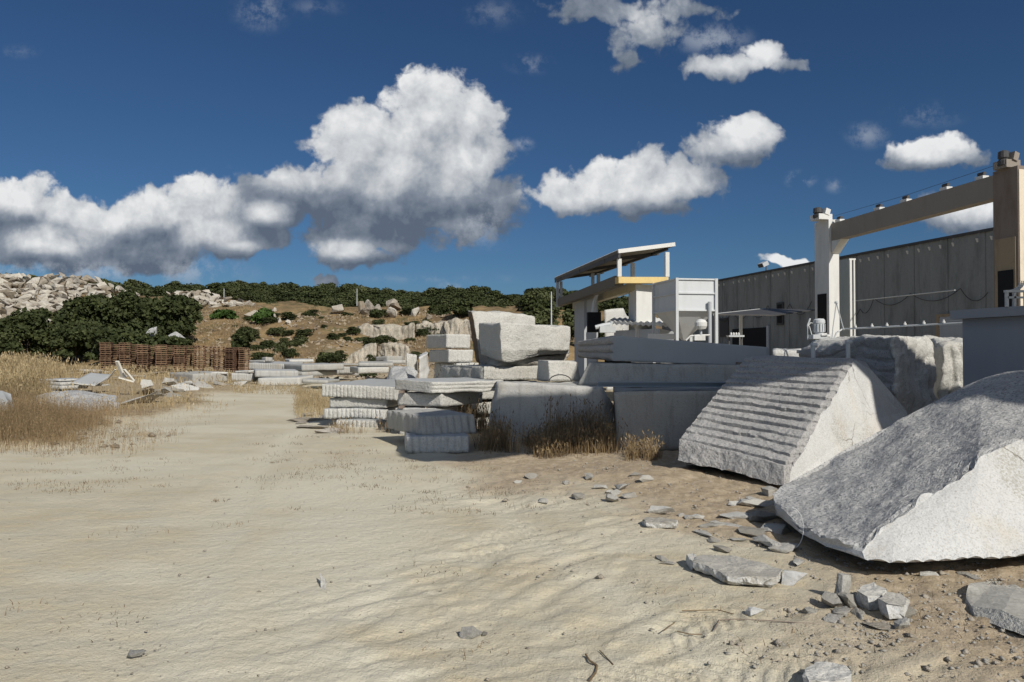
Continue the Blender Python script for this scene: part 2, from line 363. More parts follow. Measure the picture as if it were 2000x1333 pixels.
M['leaf2'] = leafmat('bright_foliage', (.04,.08,.018), (.075,.12,.03))
M['leaf3'] = leafmat('olive_foliage', (.055,.068,.028), (.12,.13,.055))
M['bark'] = Mt('bark', .9).col((.09,.07,.05)).m
M['grass'] = leafmat('dry_grass', (.30,.225,.12), (.50,.41,.25))
M['grass2'] = leafmat('brown_grass', (.22,.155,.085), (.40,.30,.175))
M['weed'] = leafmat('dark_dry_weed', (.17,.125,.075), (.30,.22,.13))
M['wood'] = paint('bleached_wood', (.62,.60,.54), .9, .3)

# ---------------------------------------------------------------- ground
HY = [0, 58, 62, 66, 70, 77, 80, 86, 100, 120, 150, 180, 260, 600, 3000]
HZ_ = [0, 0, .1, .6, 1.9, 2.7, 4.0, 5.9, 7.5, 9.0, 11, 13, 13, 4, 0]
HY2 = [0, 58, 66, 78, 90, 104, 112, 120, 150, 180, 260, 600, 3000]
HZ2 = [0, 0, .6, 2.9, 5.6, 8.0, 9.1, 9.8, 11.5, 13, 13, 4, 0]
def H(X, Y):
    X = np.asarray(X, float); Y = np.asarray(Y, float); P = np.stack([X, Y, 0*X], -1).reshape(-1, 3)
    wob = fbm(P, .06, 3, 5).reshape(X.shape)
    right = 1-sstep(8, 16, X - .05*Y)*(1-sstep(90, 120, Y))
    lf = sstep(-22, -32, X+.10*(Y-70)); yy = Y + wob*2.5
    farl = sstep(-34, -50, X+.3*(Y-80))
    s = (np.interp(yy, HY, HZ_)*(1-lf) + np.interp(yy-farl*5, HY2, HZ2)*lf)*right
    s = s + 2.3*np.exp(-((X+78)/25)**2-((Y-119)/15)**2)
    s = s + sstep(60, 72, yy)*right*(fbm(P, .22, 4, 9).reshape(X.shape)*.40)
    near = fbm(P, .5, 3, 21).reshape(X.shape)*.035*sstep(2, 9, Y)*(1-sstep(56, 70, Y))
    left = vergem(X.ravel(), Y.ravel(), P).reshape(X.shape)*(1-sstep(50, 62, Y))
    near = near + left*(.10+.07*fbm(P, .6, 3, 33).reshape(X.shape))
    return s + near
def vergem(x, y, P): return sstep(0, .9, -x-7.2-.20*(y-12)+fbm(P, .5, 3, 13)*.8)*sstep(11.6, 12.6, y+.4*fbm(P, .6, 2, 14))
def Hp(x, y): return float(H(np.array([x]), np.array([y]))[0])

rr = [0.3]
while rr[-1] < 2.4: rr.append(rr[-1]*1.09)
while rr[-1] < 9: rr.append(rr[-1]*1.0055)
while rr[-1] < 18: rr.append(rr[-1]*1.009)
while rr[-1] < 1500: rr.append(rr[-1]*1.02)
rr = np.array(rr)
th = np.concatenate([np.arange(-42, 42, .15), np.arange(42, 318, 4)])
TH, RR = np.meshgrid(np.radians(th), rr)
gx = (RR*np.sin(TH)).ravel(); gy = (RR*np.cos(TH)).ravel()
gz = H(gx, gy)
GP = np.stack([gx, gy, 0*gx], 1)
def dirtmask(x, y, P):
    n = fbm(P, .55, 4, 77)
    d = sstep(-.9, 1.6, x - (2.25-.42*(y-3.5)) + n*1.3)*(1-sstep(13, 17, y))
    d = np.maximum(d, .8*sstep(.35, 1.0, n+.45)*sstep(9.5, 12, y)*sstep(-3.5, -1.5, x)*(1-sstep(17, 22, y)))
    return d
dm = dirtmask(gx, gy, GP)
def gpt_(px_, py_):
    Y_ = EYE*F/(py_-HZ); return (px_-1000)/F*Y_, Y_
# tyre ruts and tread ripples pressed in the sand
fr = (gy > 1) & (RR.ravel() < 14)
Q = GP.copy(); a_ = R(38)
qu = Q[:,0]*math.cos(a_)+Q[:,1]*math.sin(a_); qv = -Q[:,0]*math.sin(a_)+Q[:,1]*math.cos(a_)
bend = fbm(Q, .5, 2, 44)*.35
wv = fbm(np.stack([qu*2.6+bend, (qv+bend*.5)*9.5, 0*qu], 1), 1.0, 2, 41) + .45*fbm(np.stack([qu*6, qv*9, 0*qu], 1), 1.0, 2, 43)
tr = sstep(-2.4, -.3, gx)*(1-sstep(9.5, 12, gy))
b_ = R(8); qu2 = Q[:,0]*math.cos(b_)+Q[:,1]*math.sin(b_); qv2 = -Q[:,0]*math.sin(b_)+Q[:,1]*math.cos(b_)
wv2 = fbm(np.stack([qu2*1.2, qv2*7, 0*qu], 1), 1.0, 3, 47)
wedge = np.clip(wv*1.3, -1, 1); wedge = np.where(wedge > 0, wedge**.6, -np.abs(wedge)**1.3)
wv3 = fbm(Q, 5.0, 4, 49)
gz = gz + fr*(wedge*.0105*tr*(1-.6*dm)*(.35+.9*sstep(-.4, .5, fbm(Q, .7, 2, 52))) + wv2*.0022*(1-tr*.7) + wv3*.0028)
for (p0_, p1_, wd_) in (((1130,1345),(1640,1268),.17),((900,1345),(1420,1180),.17),((560,1345),(1010,1010),.18)):
    a0 = np.array(gpt_(*p0_)); a1 = np.array(gpt_(*p1_)); dd_ = (a1-a0)/np.linalg.norm(a1-a0); rx_ = gx-a0[0]; ry_ = gy-a0[1]
    sl_ = rx_*dd_[0]+ry_*dd_[1]; tl_ = -rx_*dd_[1]+ry_*dd_[0]; tl_ = tl_+.05*np.sin(sl_*1.3)+.12*(sl_/3)**2
    lug = (np.sin((sl_+np.abs(tl_)*.9)*2*math.pi/.125) > .1)*1.0
    fade = sstep(-.2, .3, fbm(GP, 1.6, 3, int(p0_[0]))+.12)*(sl_ > 0)*(sl_ < np.linalg.norm(a1-a0))
    gz = gz + fr*fade*(np.abs(tl_) < wd_)*(lug*.011-.009)
for off in (-1.7, 1.3):                      # shallow wheel ruts bending towards the far end of the yard
    cx = off + (-.9) - .26*(gy-6) + .012*(gy-6)**2
    gz = gz - .010*np.exp(-((gx-cx)/.26)**2)*(gy > 2)*(gy < 30) + .007*np.exp(-((np.abs(gx-cx)-.42)/.12)**2)*(gy > 2)*(gy < 30)
rub = fbm(GP, 7, 3, 61)
gz = gz + fr*dm*(.016*rub + .02*np.clip(fbm(GP, 2.2, 2, 65), 0, 1))
nT = len(th); nR = len(rr)
ii, jj = np.meshgrid(np.arange(nR-1), np.arange(nT), indexing='ij')
q = np.stack([ii*nT+jj, ii*nT+(jj+1)%nT, (ii+1)*nT+(jj+1)%nT, (ii+1)*nT+jj], -1).reshape(-1, 4)[:, ::-1]
mat = Mt('sandy_ground', .95, .15)
Du = mat.attr('dust'); A = mat.attr('dirt'); B = mat.attr('hill'); Gr = mat.attr('verge')
n1 = mat.noise(.8, 6, .6); n2 = mat.noise(9, 5, .65); n3 = mat.noise(60, 3, .7)
sand = mat.mix(mat.mr(n1, .35, .65), (.50,.435,.305), (.56,.515,.40))
sand = mat.mix(mat.mr(mat.noise(2.2, 6, .6, stretch=(1,2.5,1)), .45, .7), sand, (.47,.44,.355))
sand = mat.mix(mat.mr(n3, .60, .72, 0, .22), sand, (.30,.25,.18))
sand = mat.mix(mat.math('MULTIPLY', Du, .75), sand, mat.mix(mat.mr(n2, .3, .7), (.575,.545,.435), (.62,.59,.49)))
dirt = mat.mix(mat.mr(n2, .35, .65), (.30,.23,.15), (.47,.39,.285))
dirt = mat.mix(mat.mr(mat.voro(38), .0, .32, .5, 0), dirt, (.46,.42,.35))
dirt = mat.mix(mat.mr(n3, .55, .70, 0, .5), dirt, (.14,.10,.065))
c = mat.mix(mat.mr(mat.math('ADD', A, mat.math('MULTIPLY', mat.math('SUBTRACT', n2, .5), 1.1)), .05, .95), sand, dirt)
verge = mat.mix(mat.mr(n2, .4, .6), (.22,.15,.08), (.40,.32,.20))
c = mat.mix(Gr, c, verge)
h1 = mat.noise(.25, 6, .65); h2 = mat.noise(1.1, 5, .7)
hill = mat.mix(mat.mr(h1, .40, .60), (.27,.19,.095), (.15,.105,.06))
hill = mat.mix(mat.mr(h2, .52, .62, 0, .8), hill, (.15,.11,.055))
hill = mat.mix(mat.mr(mat.voro(1.3, 'F1'), .0, .25, .55, 0), hill, (.36,.29,.20))
hill = mat.mix(mat.mr(mat.noise(.35, 6, .75), .54, .62, 0, .8), hill, (.075,.08,.035))
c = mat.mix(B, c, hill)
c = mat.mix(mat.mr(mat.noise(28, 4, .75), .60, .70, 0, .35), c, (.22,.175,.12)); c = mat.mix(mat.mr(mat.voro(55, 'F1'), .0, .16, .35, 0), c, (.60,.57,.50))
mat.col(c); mat.bump(mat.math('ADD', mat.math('ADD', mat.noise(14, 5, .7), mat.math('MULTIPLY', mat.noise(90, 3, .7), .35)), mat.math('MULTIPLY', mat.noise(1.5, 3), .3)), .8, .03)
go_ = mk('ground', np.stack([gx, gy, gz], 1), q, mat.m, kind='structure', smooth=True, origin=(0,0,0))
def fattr(o, name, val):
    a = o.data.attributes.new(name, 'FLOAT', 'POINT'); a.data.foreach_set('value', np.asarray(val, np.float32))
fattr(go_, 'dirt', dm)
xc = -.9-.27*(gy-6)
dust = np.exp(-((gx-xc+.2+fbm(GP, .4, 3, 61)*.7)/1.15)**2)*(1-sstep(9, 12, gy))*sstep(-.5, .3, fbm(GP, .8, 4, 62)+.3)
for off in (-1.5, 1.2): dust = np.maximum(dust, .8*np.exp(-((gx-xc-off-.01*(gy-8)**2)/.28)**2)*(gy < 40))
dust = np.maximum(dust, .7*sstep(.1, .6, fbm(GP*np.array((.6, 1.6, 1)), .7, 4, 63))*(gy < 30))
fattr(go_, 'dust', dust*(gy > 0))
fattr(go_, 'hill', sstep(56, 70, gy + fbm(GP, .1, 2, 3)*5))
vg = vergem(gx, gy, GP)
vg = np.maximum(vg, sstep(17, 24, gy)*sstep(-1.5, .5, gx+.27*gy-2.5+fbm(GP, .4, 3, 17))*.8)
fattr(go_, 'verge', vg*.85)

def solveY(px_, py_, lo=58, hi=175):
    for Y in np.arange(lo, hi, .5):
        if Hp((px_-1000)/F*Y, Y) >= EYE-(py_-HZ)/F*Y: return float(Y)
    return None
# ---------------------------------------------------------------- stone builders
def stone(name, corners, mats, label=None, cat='granite block', group=None, res=.07, rough=.012, chip=.02, flute=None, seed=0, hook=None, fm=None, parent=None, kind=None, tilt_noise=.0):
    """hexahedral stone: corners 8 pts (bottom FL FR BR BL, top FL FR BR BL)"""
    C = np.array(corners, float); cen = C.mean(0)
    faces = {'front':(0,1,5,4), 'right':(1,2,6,5), 'back':(2,3,7,6), 'left':(3,0,4,7), 'top':(4,5,6,7), 'bottom':(3,2,1,0)}
    V = []; key = {}; disp = []; nb = []; Q = []; idx = []
    lenm = lambda prs: max(2, int(round(max(np.linalg.norm(C[i]-C[j]) for i, j in prs)/res)))
    nA = lenm(((0,1),(3,2),(4,5),(7,6))); nB = lenm(((1,2),(0,3),(5,6),(4,7))); nC = lenm(((0,4),(1,5),(2,6),(3,7)))
    for fn_, t_ in (flute or {}).items():
        if len(t_) > 2: nC = max(nC, int(t_[0]*6))
        elif fn_ in ('front', 'back'): nA = max(nA, int(t_[0]*6))
        else: nB = max(nB, int(t_[0]*6))
    for fi, (fn, (a, b, c, d)) in enumerate(faces.items()):
        A_, B_, C_, D_ = C[a], C[b], C[c], C[d]
        nu, nv = {'front':(nA,nC),'right':(nB,nC),'back':(nA,nC),'left':(nB,nC),'top':(nA,nB),'bottom':(nA,nB)}[fn]
        nrm = np.cross(B_-A_, D_-A_); nrm /= np.linalg.norm(nrm)
        uu_, vv_ = np.meshgrid(np.linspace(0,1,nu+1), np.linspace(0,1,nv+1))
        uf, vf = uu_.ravel(), vv_.ravel()
        P = (A_[None]*((1-uf)*(1-vf))[:,None]+B_[None]*(uf*(1-vf))[:,None]+C_[None]*(uf*vf)[:,None]+D_[None]*((1-uf)*vf)[:,None])
        dd = np.zeros_like(P)
        if flute and fn in flute:
            n_, dep = flute[fn][:2]
            ax = vf if len(flute[fn]) > 2 else uf
            ph = ax*n_ + .12*fbm(P, 1.5, 2, seed+5); fr_ = np.abs((ph % 1)-.5)*2      # 1 at joints
            g_ = -dep*sstep(.60, .92, fr_)
            g_ = g_*np.clip(.95+.5*(fbm(P, 1.6, 2, seed+9)), .2, 1.4)
            dd += nrm[None]*g_[:,None]
        edge = ((uf < 1e-6)|(uf > 1-1e-6)|(vf < 1e-6)|(vf > 1-1e-6))
        loc = []
        for k in range(len(P)):
            kk = tuple(np.round(P[k], 4))
            if kk in key:
                i = key[kk]; disp[i] = disp[i]+dd[k]; nb[i] += 1
            else:
                i = len(V); key[kk] = i; V.append(P[k]); disp.append(dd[k]); nb.append(1)
            loc.append(i)
        loc = np.array(loc).reshape(nv+1, nu+1)
        qq = np.stack([loc[:-1,:-1], loc[:-1,1:], loc[1:,1:], loc[1:,:-1]], -1).reshape(-1, 4)
        Q.append(qq); idx += [(fm or {}).get(fn, 0)]*len(qq)
    V = np.array(V); disp = np.array(disp); nb = np.array(nb); ed = np.clip(nb-1, 0, 2)
    disp = disp + vfbm(V+seed*3.1, 4.0, 4, seed)*rough + vfbm(V+seed, .9, 2, seed+3)*rough*1.2
    ch = (np.clip(fbm(V, 2.2, 3, seed+11)-.25, 0, 1)**1.3*2.2+.12)*chip*ed
    tow = cen-V; tow /= np.linalg.norm(tow, axis=1)[:,None]
    V2 = V+disp+tow*ch[:,None]
    if hook: V2 = hook(V2, V)
    return mk(name, V2, np.concatenate(Q), mats, parent, label, cat, group, kind, idx=idx)

def loft(name, secs, mats, label=None, cat='boulder', group=None, res=.06, rough=.02, seed=0, segm=None, hook=None, capm=(0,0), kind=None, vres=None):
    """stone from a row of closed sections with the same number of corners"""
    S = np.array(secs, float); nS, K, _ = S.shape
    rows = []; 
    for i in range(nS-1):
        ln = np.linalg.norm(S[i+1]-S[i], axis=1).max(); n = max(1, int(round(ln/res)))
        for k in range(n): rows.append(S[i]*(1-k/n)+S[i+1]*(k/n))
    rows.append(S[-1]); Rw = np.array(rows)
    cols = []; seg = []; fr_ = []
    for k in range(K):
        ln = np.linalg.norm(S[:,(k+1)%K]-S[:,k], axis=1).max(); rv = res if not vres else vres.get(k, res); n = max(1, int(round(ln/rv)))
        for j in range(n): cols.append(Rw[:,k]*(1-j/n)+Rw[:,(k+1)%K]*(j/n)); seg.append(k); fr_.append(j/n)
    G = np.stack(cols, 1); nU, nV, _ = G.shape
    V = G.reshape(-1, 3); ii, jj = np.meshgrid(np.arange(nU-1), np.arange(nV), indexing='ij')
    q = np.stack([ii*nV+jj, (ii+1)*nV+jj, (ii+1)*nV+(jj+1)%nV, ii*nV+(jj+1)%nV], -1).reshape(-1, 4)
    idx = [ (segm or {}).get(seg[j], 0) for i in range(nU-1) for j in range(nV)]
    Vl = [V]; Ql = [q]; base = len(V)
    tris = []
    for ci, (row, cm) in enumerate(((0, capm[0]), (nU-1, capm[1]))):
        ring = G[row]; cen = ring.mean(0); m_ = max(2, int(np.linalg.norm(ring-cen, axis=1).max()/res)); pr = np.arange(nV)+row*nV
        for k in range(1, m_):
            t = k/m_; nr = ring*(1-t)+cen*t; Vl.append(nr); cu = np.arange(nV)+base; base += nV
            a = pr; b = np.roll(pr, -1); c = np.roll(cu, -1); d = cu
            qq = np.stack([a,b,c,d] if ci == 0 else [d,c,b,a], -1); Ql.append(qq); idx += [cm]*nV; pr = cu
        Vl.append(cen[None]); 
        a = pr; b = np.roll(pr, -1); t_ = np.stack([a,b,np.full(nV, base)] if ci == 0 else [np.full(nV, base),b,a], -1); tris.append((t_, cm)); base += 1
    V = np.concatenate(Vl); V2 = V+vfbm(V+seed, 1.6, 5, seed)*rough
    segA = np.concatenate([np.tile(seg, nU), np.full(len(V)-nU*nV, -1)]); frA = np.concatenate([np.tile(fr_, nU), np.zeros(len(V)-nU*nV)])
    uA = np.concatenate([np.repeat(np.linspace(0, 1, nU), nV), np.zeros(len(V)-nU*nV)])
    if hook: V2 = hook(V2, segA, frA, uA)
    Fl = [list(map(int, f)) for f in np.concatenate(Ql)]
    for t_, cm in tris: Fl += [list(map(int, f)) for f in t_]; idx += [cm]*len(t_)
    o = mk(name, V2, Fl, mats, None, label, cat, group, kind, idx=idx)
    bm = bmesh.new(); bm.from_mesh(o.data); bmesh.ops.recalc_face_normals(bm, faces=bm.faces); bm.to_mesh(o.data); bm.free()
    return o

def slab(label, pl, Yl, pr, Yr, depth, zt, th_, mats=None, name='granite_slab', cat='granite slab', group=None, flute=(14,.02), dzr=0, dzb=0, seed=0, skew=0, rough=.010, chip=.03, res=.05, fm=None, side=None, lean=0, **k):
    a = XZ(pl, Yl, zt-th_); b = XZ(pr, Yr, zt-th_+dzr)
    d = (b-a)[:2]; d = d/np.linalg.norm(d); back = np.array((-d[1], d[0], 0))*depth + np.array((d[0], d[1], 0))*skew; back[2] = dzb
    bot = [a, b, b+back, a+back]; topp = [p+np.array((0,0,th_)) for p in bot]
    if lean: topp = [p + (np.array((-back[0],-back[1],0))/depth*(-lean) if i in (0,1) else 0) for i, p in enumerate(topp)]
    fl = {}
    if flute: fl['front'] = flute
    if side: fl['left'] = side; fl['right'] = side
    return stone(name, bot+topp, mats or [M['split'], M['sawn']], label, cat, group, res, rough, chip, fl, seed, fm=fm or {'top':1}, **k)

def rock_variant(seed, n=11, flat=1.0):
    rnd = random.Random(seed); bm = bmesh.new()
    for i in range(n):
        v = Vector((rnd.gauss(0,1), rnd.gauss(0,1), rnd.gauss(0,1))).normalized()*rnd.uniform(.75, 1)
        v = Vector([max(-.78, min(.78, c)) for c in v])
        bm.verts.new((v.x*.7, v.y*.7, v.z*.7*flat))
    r = bmesh.ops.convex_hull(bm, input=bm.verts)
    bmesh.ops.delete(bm, geom=[g_ for g_ in r['geom_interior'] if isinstance(g_, bmesh.types.BMVert)], context='VERTS')
    bmesh.ops.triangulate(bm, faces=bm.faces)
    for _ in range(3):
        bmesh.ops.subdivide_edges(bm, edges=[e_ for e_ in bm.edges if e_.calc_length() > .16], cuts=1); bmesh.ops.triangulate(bm, faces=bm.faces)
    P = np.array([tuple(v.co) for v in bm.verts]); D = vfbm(P+seed, 3.2, 4, seed % 1000)*.035
    for v, d in zip(bm.verts, D): v.co += Vector(d)
    z = min(v.co.z for v in bm.verts)
    for v in bm.verts: v.co.z -= z
    me = bpy.data.meshes.new('rock'); bm.to_mesh(me); bm.free(); return me
RV = {}
def rock(name, loc, dims, seed, mat, label, cat='rock', group=None, rot=None, flat=.8, kind=None):
    k = (seed % 9, flat, mat.name)
    if k not in RV:
        RV[k] = rock_variant(seed % 9+int(flat*100), flat=flat); RV[k].materials.append(mat)
    o = bpy.data.objects.new(name, RV[k]); sc.collection.objects.link(o); o.location = loc
    rnd = random.Random(seed*7+1)
    o.rotation_euler = rot or (rnd.uniform(-.35,.35), rnd.uniform(-.35,.35), rnd.uniform(0, 6.28)); o.scale = dims
    return props(o, label, cat, group, kind)
def gpt(px, py):     # a point on the flat yard
    Y = EYE*F/(py-HZ); return (px-1000)/F*Y, Y

# ---------------------------------------------------------------- the big foreground stones
def K_(px, Y, z=0.0): return XZ(px, Y, z)
bs = [
 [W(1516,1004,6.75), W(1510,990,6.80), W(1507,968,7.00), K_(1510,7.3,.12), K_(1512,7.0,.06)],
 [W(1560,1046,6.1),  W(1556,1036,6.15), W(1552,932,7.4), K_(1560,8.0,.0), K_(1560,6.8,.03)],
 [W(1612,1070,5.7),  W(1606,1062,5.75), W(1620,895,7.7), K_(1640,8.5,-.02), K_(1640,6.6,.0)],
 [W(1690,1094,5.3),  W(1683,1078,5.36), W(1705,848,7.95), K_(1710,8.8,-.05), K_(1720,6.3,-.03)],
 [W(1740,1099,5.22), W(1750,1012,5.58), W(1800,795,8.1), K_(1800,8.9,-.05), K_(1790,6.3,-.04)],
 [W(1800,1095,5.24), W(1835,958,5.75), W(1862,763,8.12), K_(1870,8.9,-.05), K_(1850,6.3,-.04)],
 [W(1880,1091,5.3),  W(1909,903,5.88), W(1920,739,8.12), K_(1930,8.9,-.05), K_(1900,6.3,-.04)],
 [W(1940,1089,5.34), W(1955,882,5.97), W(1966,726,8.12), K_(1975,8.9,-.05), K_(1960,6.3,-.04)],
 [W(2000,1086,5.38), W(2000,860,6.07), W(2010,722,8.12), K_(2020,8.9,-.05), K_(2020,6.3,-.04)],
 [W(2180,1080,5.5),  W(2180,768,6.5), W(2190,712,8.25), K_(2200,8.9,-.05), K_(2180,6.3,-.04)],
 [W(2330,1068,5.8),  W(2330,830,6.5), W(2320,760,8.0), K_(2330,8.7,-.05), K_(2330,6.6,-.04)]]
def bh(V, seg, fr_, u):
    top = seg == 1
    V[top] += vfbm(V[top], 5, 4, 90)*.014
    V[top, 2] += fbm(V[top], 1.3, 3, 92)*.045
    fb = ((seg == 0) & (fr_ < .05))
    V[fb, 2] += .018*np.abs(np.sin(V[fb, 0]*26))*sstep(1.9, 2.3, V[fb, 0])
    edge = (seg == 1) & (fr_ < .03)
    V[edge] += vfbm(V[edge], 6, 3, 95)*.03
    return V
loft('granite_boulder', bs, [M['white'], M['dark']], 'huge boulder with a dark pitted sloping top and fresh white front, at the right edge',
     'boulder', res=.035, rough=.018, seed=2, segm={1:1, 2:1}, hook=bh, capm=(1,0))

gs = [
 [W(1322,897,9.85), W(1326,858,9.95), W(1458,697,11.7), W(1500,694,12.3), K_(1500,12.4,0), K_(1345,10.3,.06)],
 [W(1430,921,9.30), W(1430,882,9.42), W(1560,699,11.15), W(1600,700,11.7), K_(1640,11.8,0), K_(1470,9.9,.05)],
 [W(1528,947,8.72), W(1530,908,8.85), W(1658,700,10.55), W(1690,707,11.0), K_(1770,11.3,0), K_(1590,9.3,.03)],
 [W(1543,940,8.80), W(1549,906,8.92), W(1668,704,10.5), W(1700,722,10.9), W(1768,801,11.0), K_(1795,9.9,0.0)]]
def gh(V, seg, fr_, u):
    a = seg == 1
    ph = fr_[a]*14.0 + .05*fbm(V[a], 2.0, 4, 4); f_ = (ph % 1)
    led = np.where(f_ < .26, -1, 1)*sstep(0, .1, f_)*1.0
    V[a] += np.array((-.35, -.45, .82))[None]*((np.where(f_ < .20, -.038, 0.012*np.sin(f_*4))*sstep(1.0, .96, u[a]))*(.8+.5*fbm(V[a], 1.5, 2, 8)))[:,None]
    V[a] += vfbm(V[a], 9, 4, 12)*.008
    b = seg == 0; V[b] += vfbm(V[b], 4, 4, 14)*.03
    r = (seg == 1) & (u > .93); V[r] += vfbm(V[r], 5, 3, 15)*.02
    return V
loft('granite_boulder', gs, [M['white'], M['groove']], 'tilted boulder with drill ridges across its grey sloping face and a smooth pale right side',
     'boulder', res=.035, rough=.006, seed=5, segm={0:1, 1:1, 2:1}, hook=gh, capm=(1,0), vres={1:.019})

# blocks behind the two boulders
def big_hook(V, V0):
    c = V0.mean(0); r = V0-c; z1 = V0[:,2].max()
    f_ = sstep(.3, .9, (V0[:,2]-c[2])/(z1-c[2]))
    e_ = sstep(.55, 1.0, np.abs(r[:,0])/np.abs(r[:,0]).max())
    V[:,2] -= f_*e_*.22
    return V
stone('granite_block', [XZ(1745,13.4,0), XZ(1835,14.6,0), XZ(1690,17.2,0), XZ(1560,16.4,0), XZ(1745,13.4,1.88), XZ(1822,14.6,1.86), XZ(1680,17.2,1.93), XZ(1562,16.4,1.92)],
      [M['split'], M['groove']], 'tall rough block with vertical drill columns, standing behind the ridged boulder', seed=31, rough=.05, chip=.09, res=.08,
      flute={'front':(5,.07), 'left':(9,.04,1)}, hook=big_hook, fm={'left':1})
stone('granite_block', [XZ(1838,15.2,0), XZ(1935,15.6,0), XZ(1900,18,0), XZ(1790,17.6,0), XZ(1836,15.2,1.88), XZ(1905,15.6,1.84), XZ(1880,18,1.95), XZ(1792,17.6,1.95)],
      [M['split']], 'rounded rough block standing just left of the grey cabin wall', seed=37, rough=.06, chip=.12, res=.08, flute={'front':(4,.06), 'left':(3,.04)}, hook=big_hook)

# ---------------------------------------------------------------- middle row of blocks
def Lhook(V, V0):
    x0 = V0[:,0].min(); x1 = V0[:,0].max(); k = (x1-V0[:,0])
    broken = sstep(.40, .0, k)
    V[:,1] += broken*(.32+.16*fbm(V0, 2.2, 4, 71)); V[:,0] -= broken*sstep(.6,1.1,V0[:,2])*.25
    lft = sstep(.22, 0, V0[:,0]-x0); V[:,0] += lft*(.12*sstep(.5, 1.07, V0[:,2])+.05*fbm(V0, 1.5, 2, 73)); V[:,1] += lft*.10
    return V
stone('granite_block', [XZ(952,13.1,0), XZ(1205,12.7,0), XZ(1190,14.6,0), XZ(955,14.8,0), XZ(960,13.15,1.07), XZ(1200,12.75,1.02), XZ(1190,14.6,1.0), XZ(962,14.8,1.05)],
      [M['block']], 'long low block with a broken right end, standing behind the dry weeds', seed=41, rough=.02, chip=.05, res=.06, hook=Lhook)
stone('granite_block', [XZ(1204,12.15,0), XZ(1440,11.9,0), XZ(1440,13.9,0), XZ(1200,14.1,0), XZ(1200,12.2,.97), XZ(1440,11.95,.99), XZ(1440,13.9,1.0), XZ(1196,14.1,.98)],
      [M['block'], M['sawn']], 'smooth grey block between the weeds and the ridged boulder', seed=43, rough=.012, chip=.035, res=.07)
stone('granite_block', [XZ(1128,13.5,1.0), XZ(1500,13.6,1.0), XZ(1480,15.4,1.0), XZ(1128,15.3,1.0), XZ(1152,13.6,1.42), XZ(1500,13.7,1.36), XZ(1480,15.4,1.36), XZ(1150,15.3,1.42)],
      [M['block'], M['sawn']], 'long flat block lying directly under the wide sawn slab', seed=47, rough=.01, chip=.03, res=.08)
stone('granite_slab', [XZ(1192,13.6,1.455), XZ(1504,14.6,1.33), XZ(1400,17.0,1.42), XZ(1127,16.1,1.50), XZ(1192,13.6,1.925), XZ(1500,14.6,1.715), XZ(1400,17.0,1.82), XZ(1127,16.1,1.86)],
      [M['sawn'], M['groove']], 'wide smooth sawn slab with a ribbed left end, topmost of the middle pile', 'granite slab', seed=49, rough=.003, chip=.010, res=.07, flute={'left':(3,.05,1)}, fm={'left':1})
for px_, lb in ((1182, 'left'), (1432, 'right')):
    b = MB(); c = XZ(px_ if px_ < 1300 else px_, 14.0 if px_ < 1300 else 14.4, 1.40 if px_ < 1300 else 1.36); b.box(c+np.array((.3 if px_<1300 else 0, .5, .02)), (.12, 1.2, .09), .2)
    b.build('timber_spacer', M['rust'], label=f'dark timber spacer under the {lb} end of the wide sawn slab', cat='spacer', group='spacers under slabs')
# steel profiles lying on the smooth block
b = MB(); p0 = XZ(1168,12.35,1.045); p1 = XZ(1430,12.1,1.05)
b.beam(p0, p1, .16, .012); b.beam(p0+np.array((0,0,.07)), p1+np.array((0,0,.07)), .16, .012); b.beam(p0+np.array((0,0,.035)), p1+np.array((0,0,.035)), .012, .06)
b.build('steel_beam', M['blue'], label='blue-grey steel beam lying along the front edge of the smooth block', cat='steel beam')
b = MB(); b.tube([XZ(1255,12.75,1.04), XZ(1440,12.6,1.06)], .035, 8); b.build('steel_pipe', M['blue'], label='thin blue-grey pipe lying behind the steel beam', cat='pipe')
stone('granite_block', [XZ(1071,13.9,1.06), XZ(1135,14.3,1.06), XZ(1120,15.2,1.06), XZ(1050,14.9,1.06), XZ(1072,13.9,1.46), XZ(1128,14.3,1.45), XZ(1120,15.2,1.44), XZ(1052,14.9,1.46)],
      [M['split']], 'small rough cube on top of the low block, left of the wide sawn slab', seed=51, rough=.015, chip=.03, flute={'front':(4,.02)}, res=.05)
b = MB(); b.tube([XZ(1073,13.7,1.07)+np.array((.42*math.cos(t)*.5+.2, 0, .13*math.sin(t))) for t in np.linspace(0, math.pi, 10)], .012, 6)
b.build('hose', M['dark_metal'], label='short loop of black hose lying before the small rough cube', cat='hose')

# big white block with broken underside and the slabs it stands on
def Qh(V, V0):
    lo = V0[:,2] < 1.62
    x = (V0[:,0]-V0[:,0].min())/(V0[:,0].max()-V0[:,0].min())
    V[lo, 2] -= (.20*np.exp(-((x[lo]-.35)/.25)**2)-.05)*1.0; V[lo,1] += .16
    return V
stone('granite_block', [XZ(978,15.6,1.56), XZ(1114,16.6,1.50), XZ(1080,18.2,1.5), XZ(936,17.2,1.5), XZ(978,15.6,2.24), XZ(1115,16.6,2.20), XZ(1080,18.2,2.3), XZ(936,17.2,2.30)],
      [M['split']], 'big white rough block with a jagged broken underside, highest of the left pile', seed=53, rough=.022, chip=.035, res=.055, hook=Qh)
stone('granite_wedge', [XZ(965,16.05,1.315), XZ(1100,16.9,1.315), XZ(1075,17.9,1.315), XZ(950,17.3,1.315), XZ(985,16.1,1.47), XZ(1112,16.95,1.56), XZ(1080,18,1.6), XZ(950,17.3,1.55)],
      [M['waste']], 'thin shadowed wedge of stone under the big white rough block', 'stone wedge', seed=54, rough=.03, chip=.04)
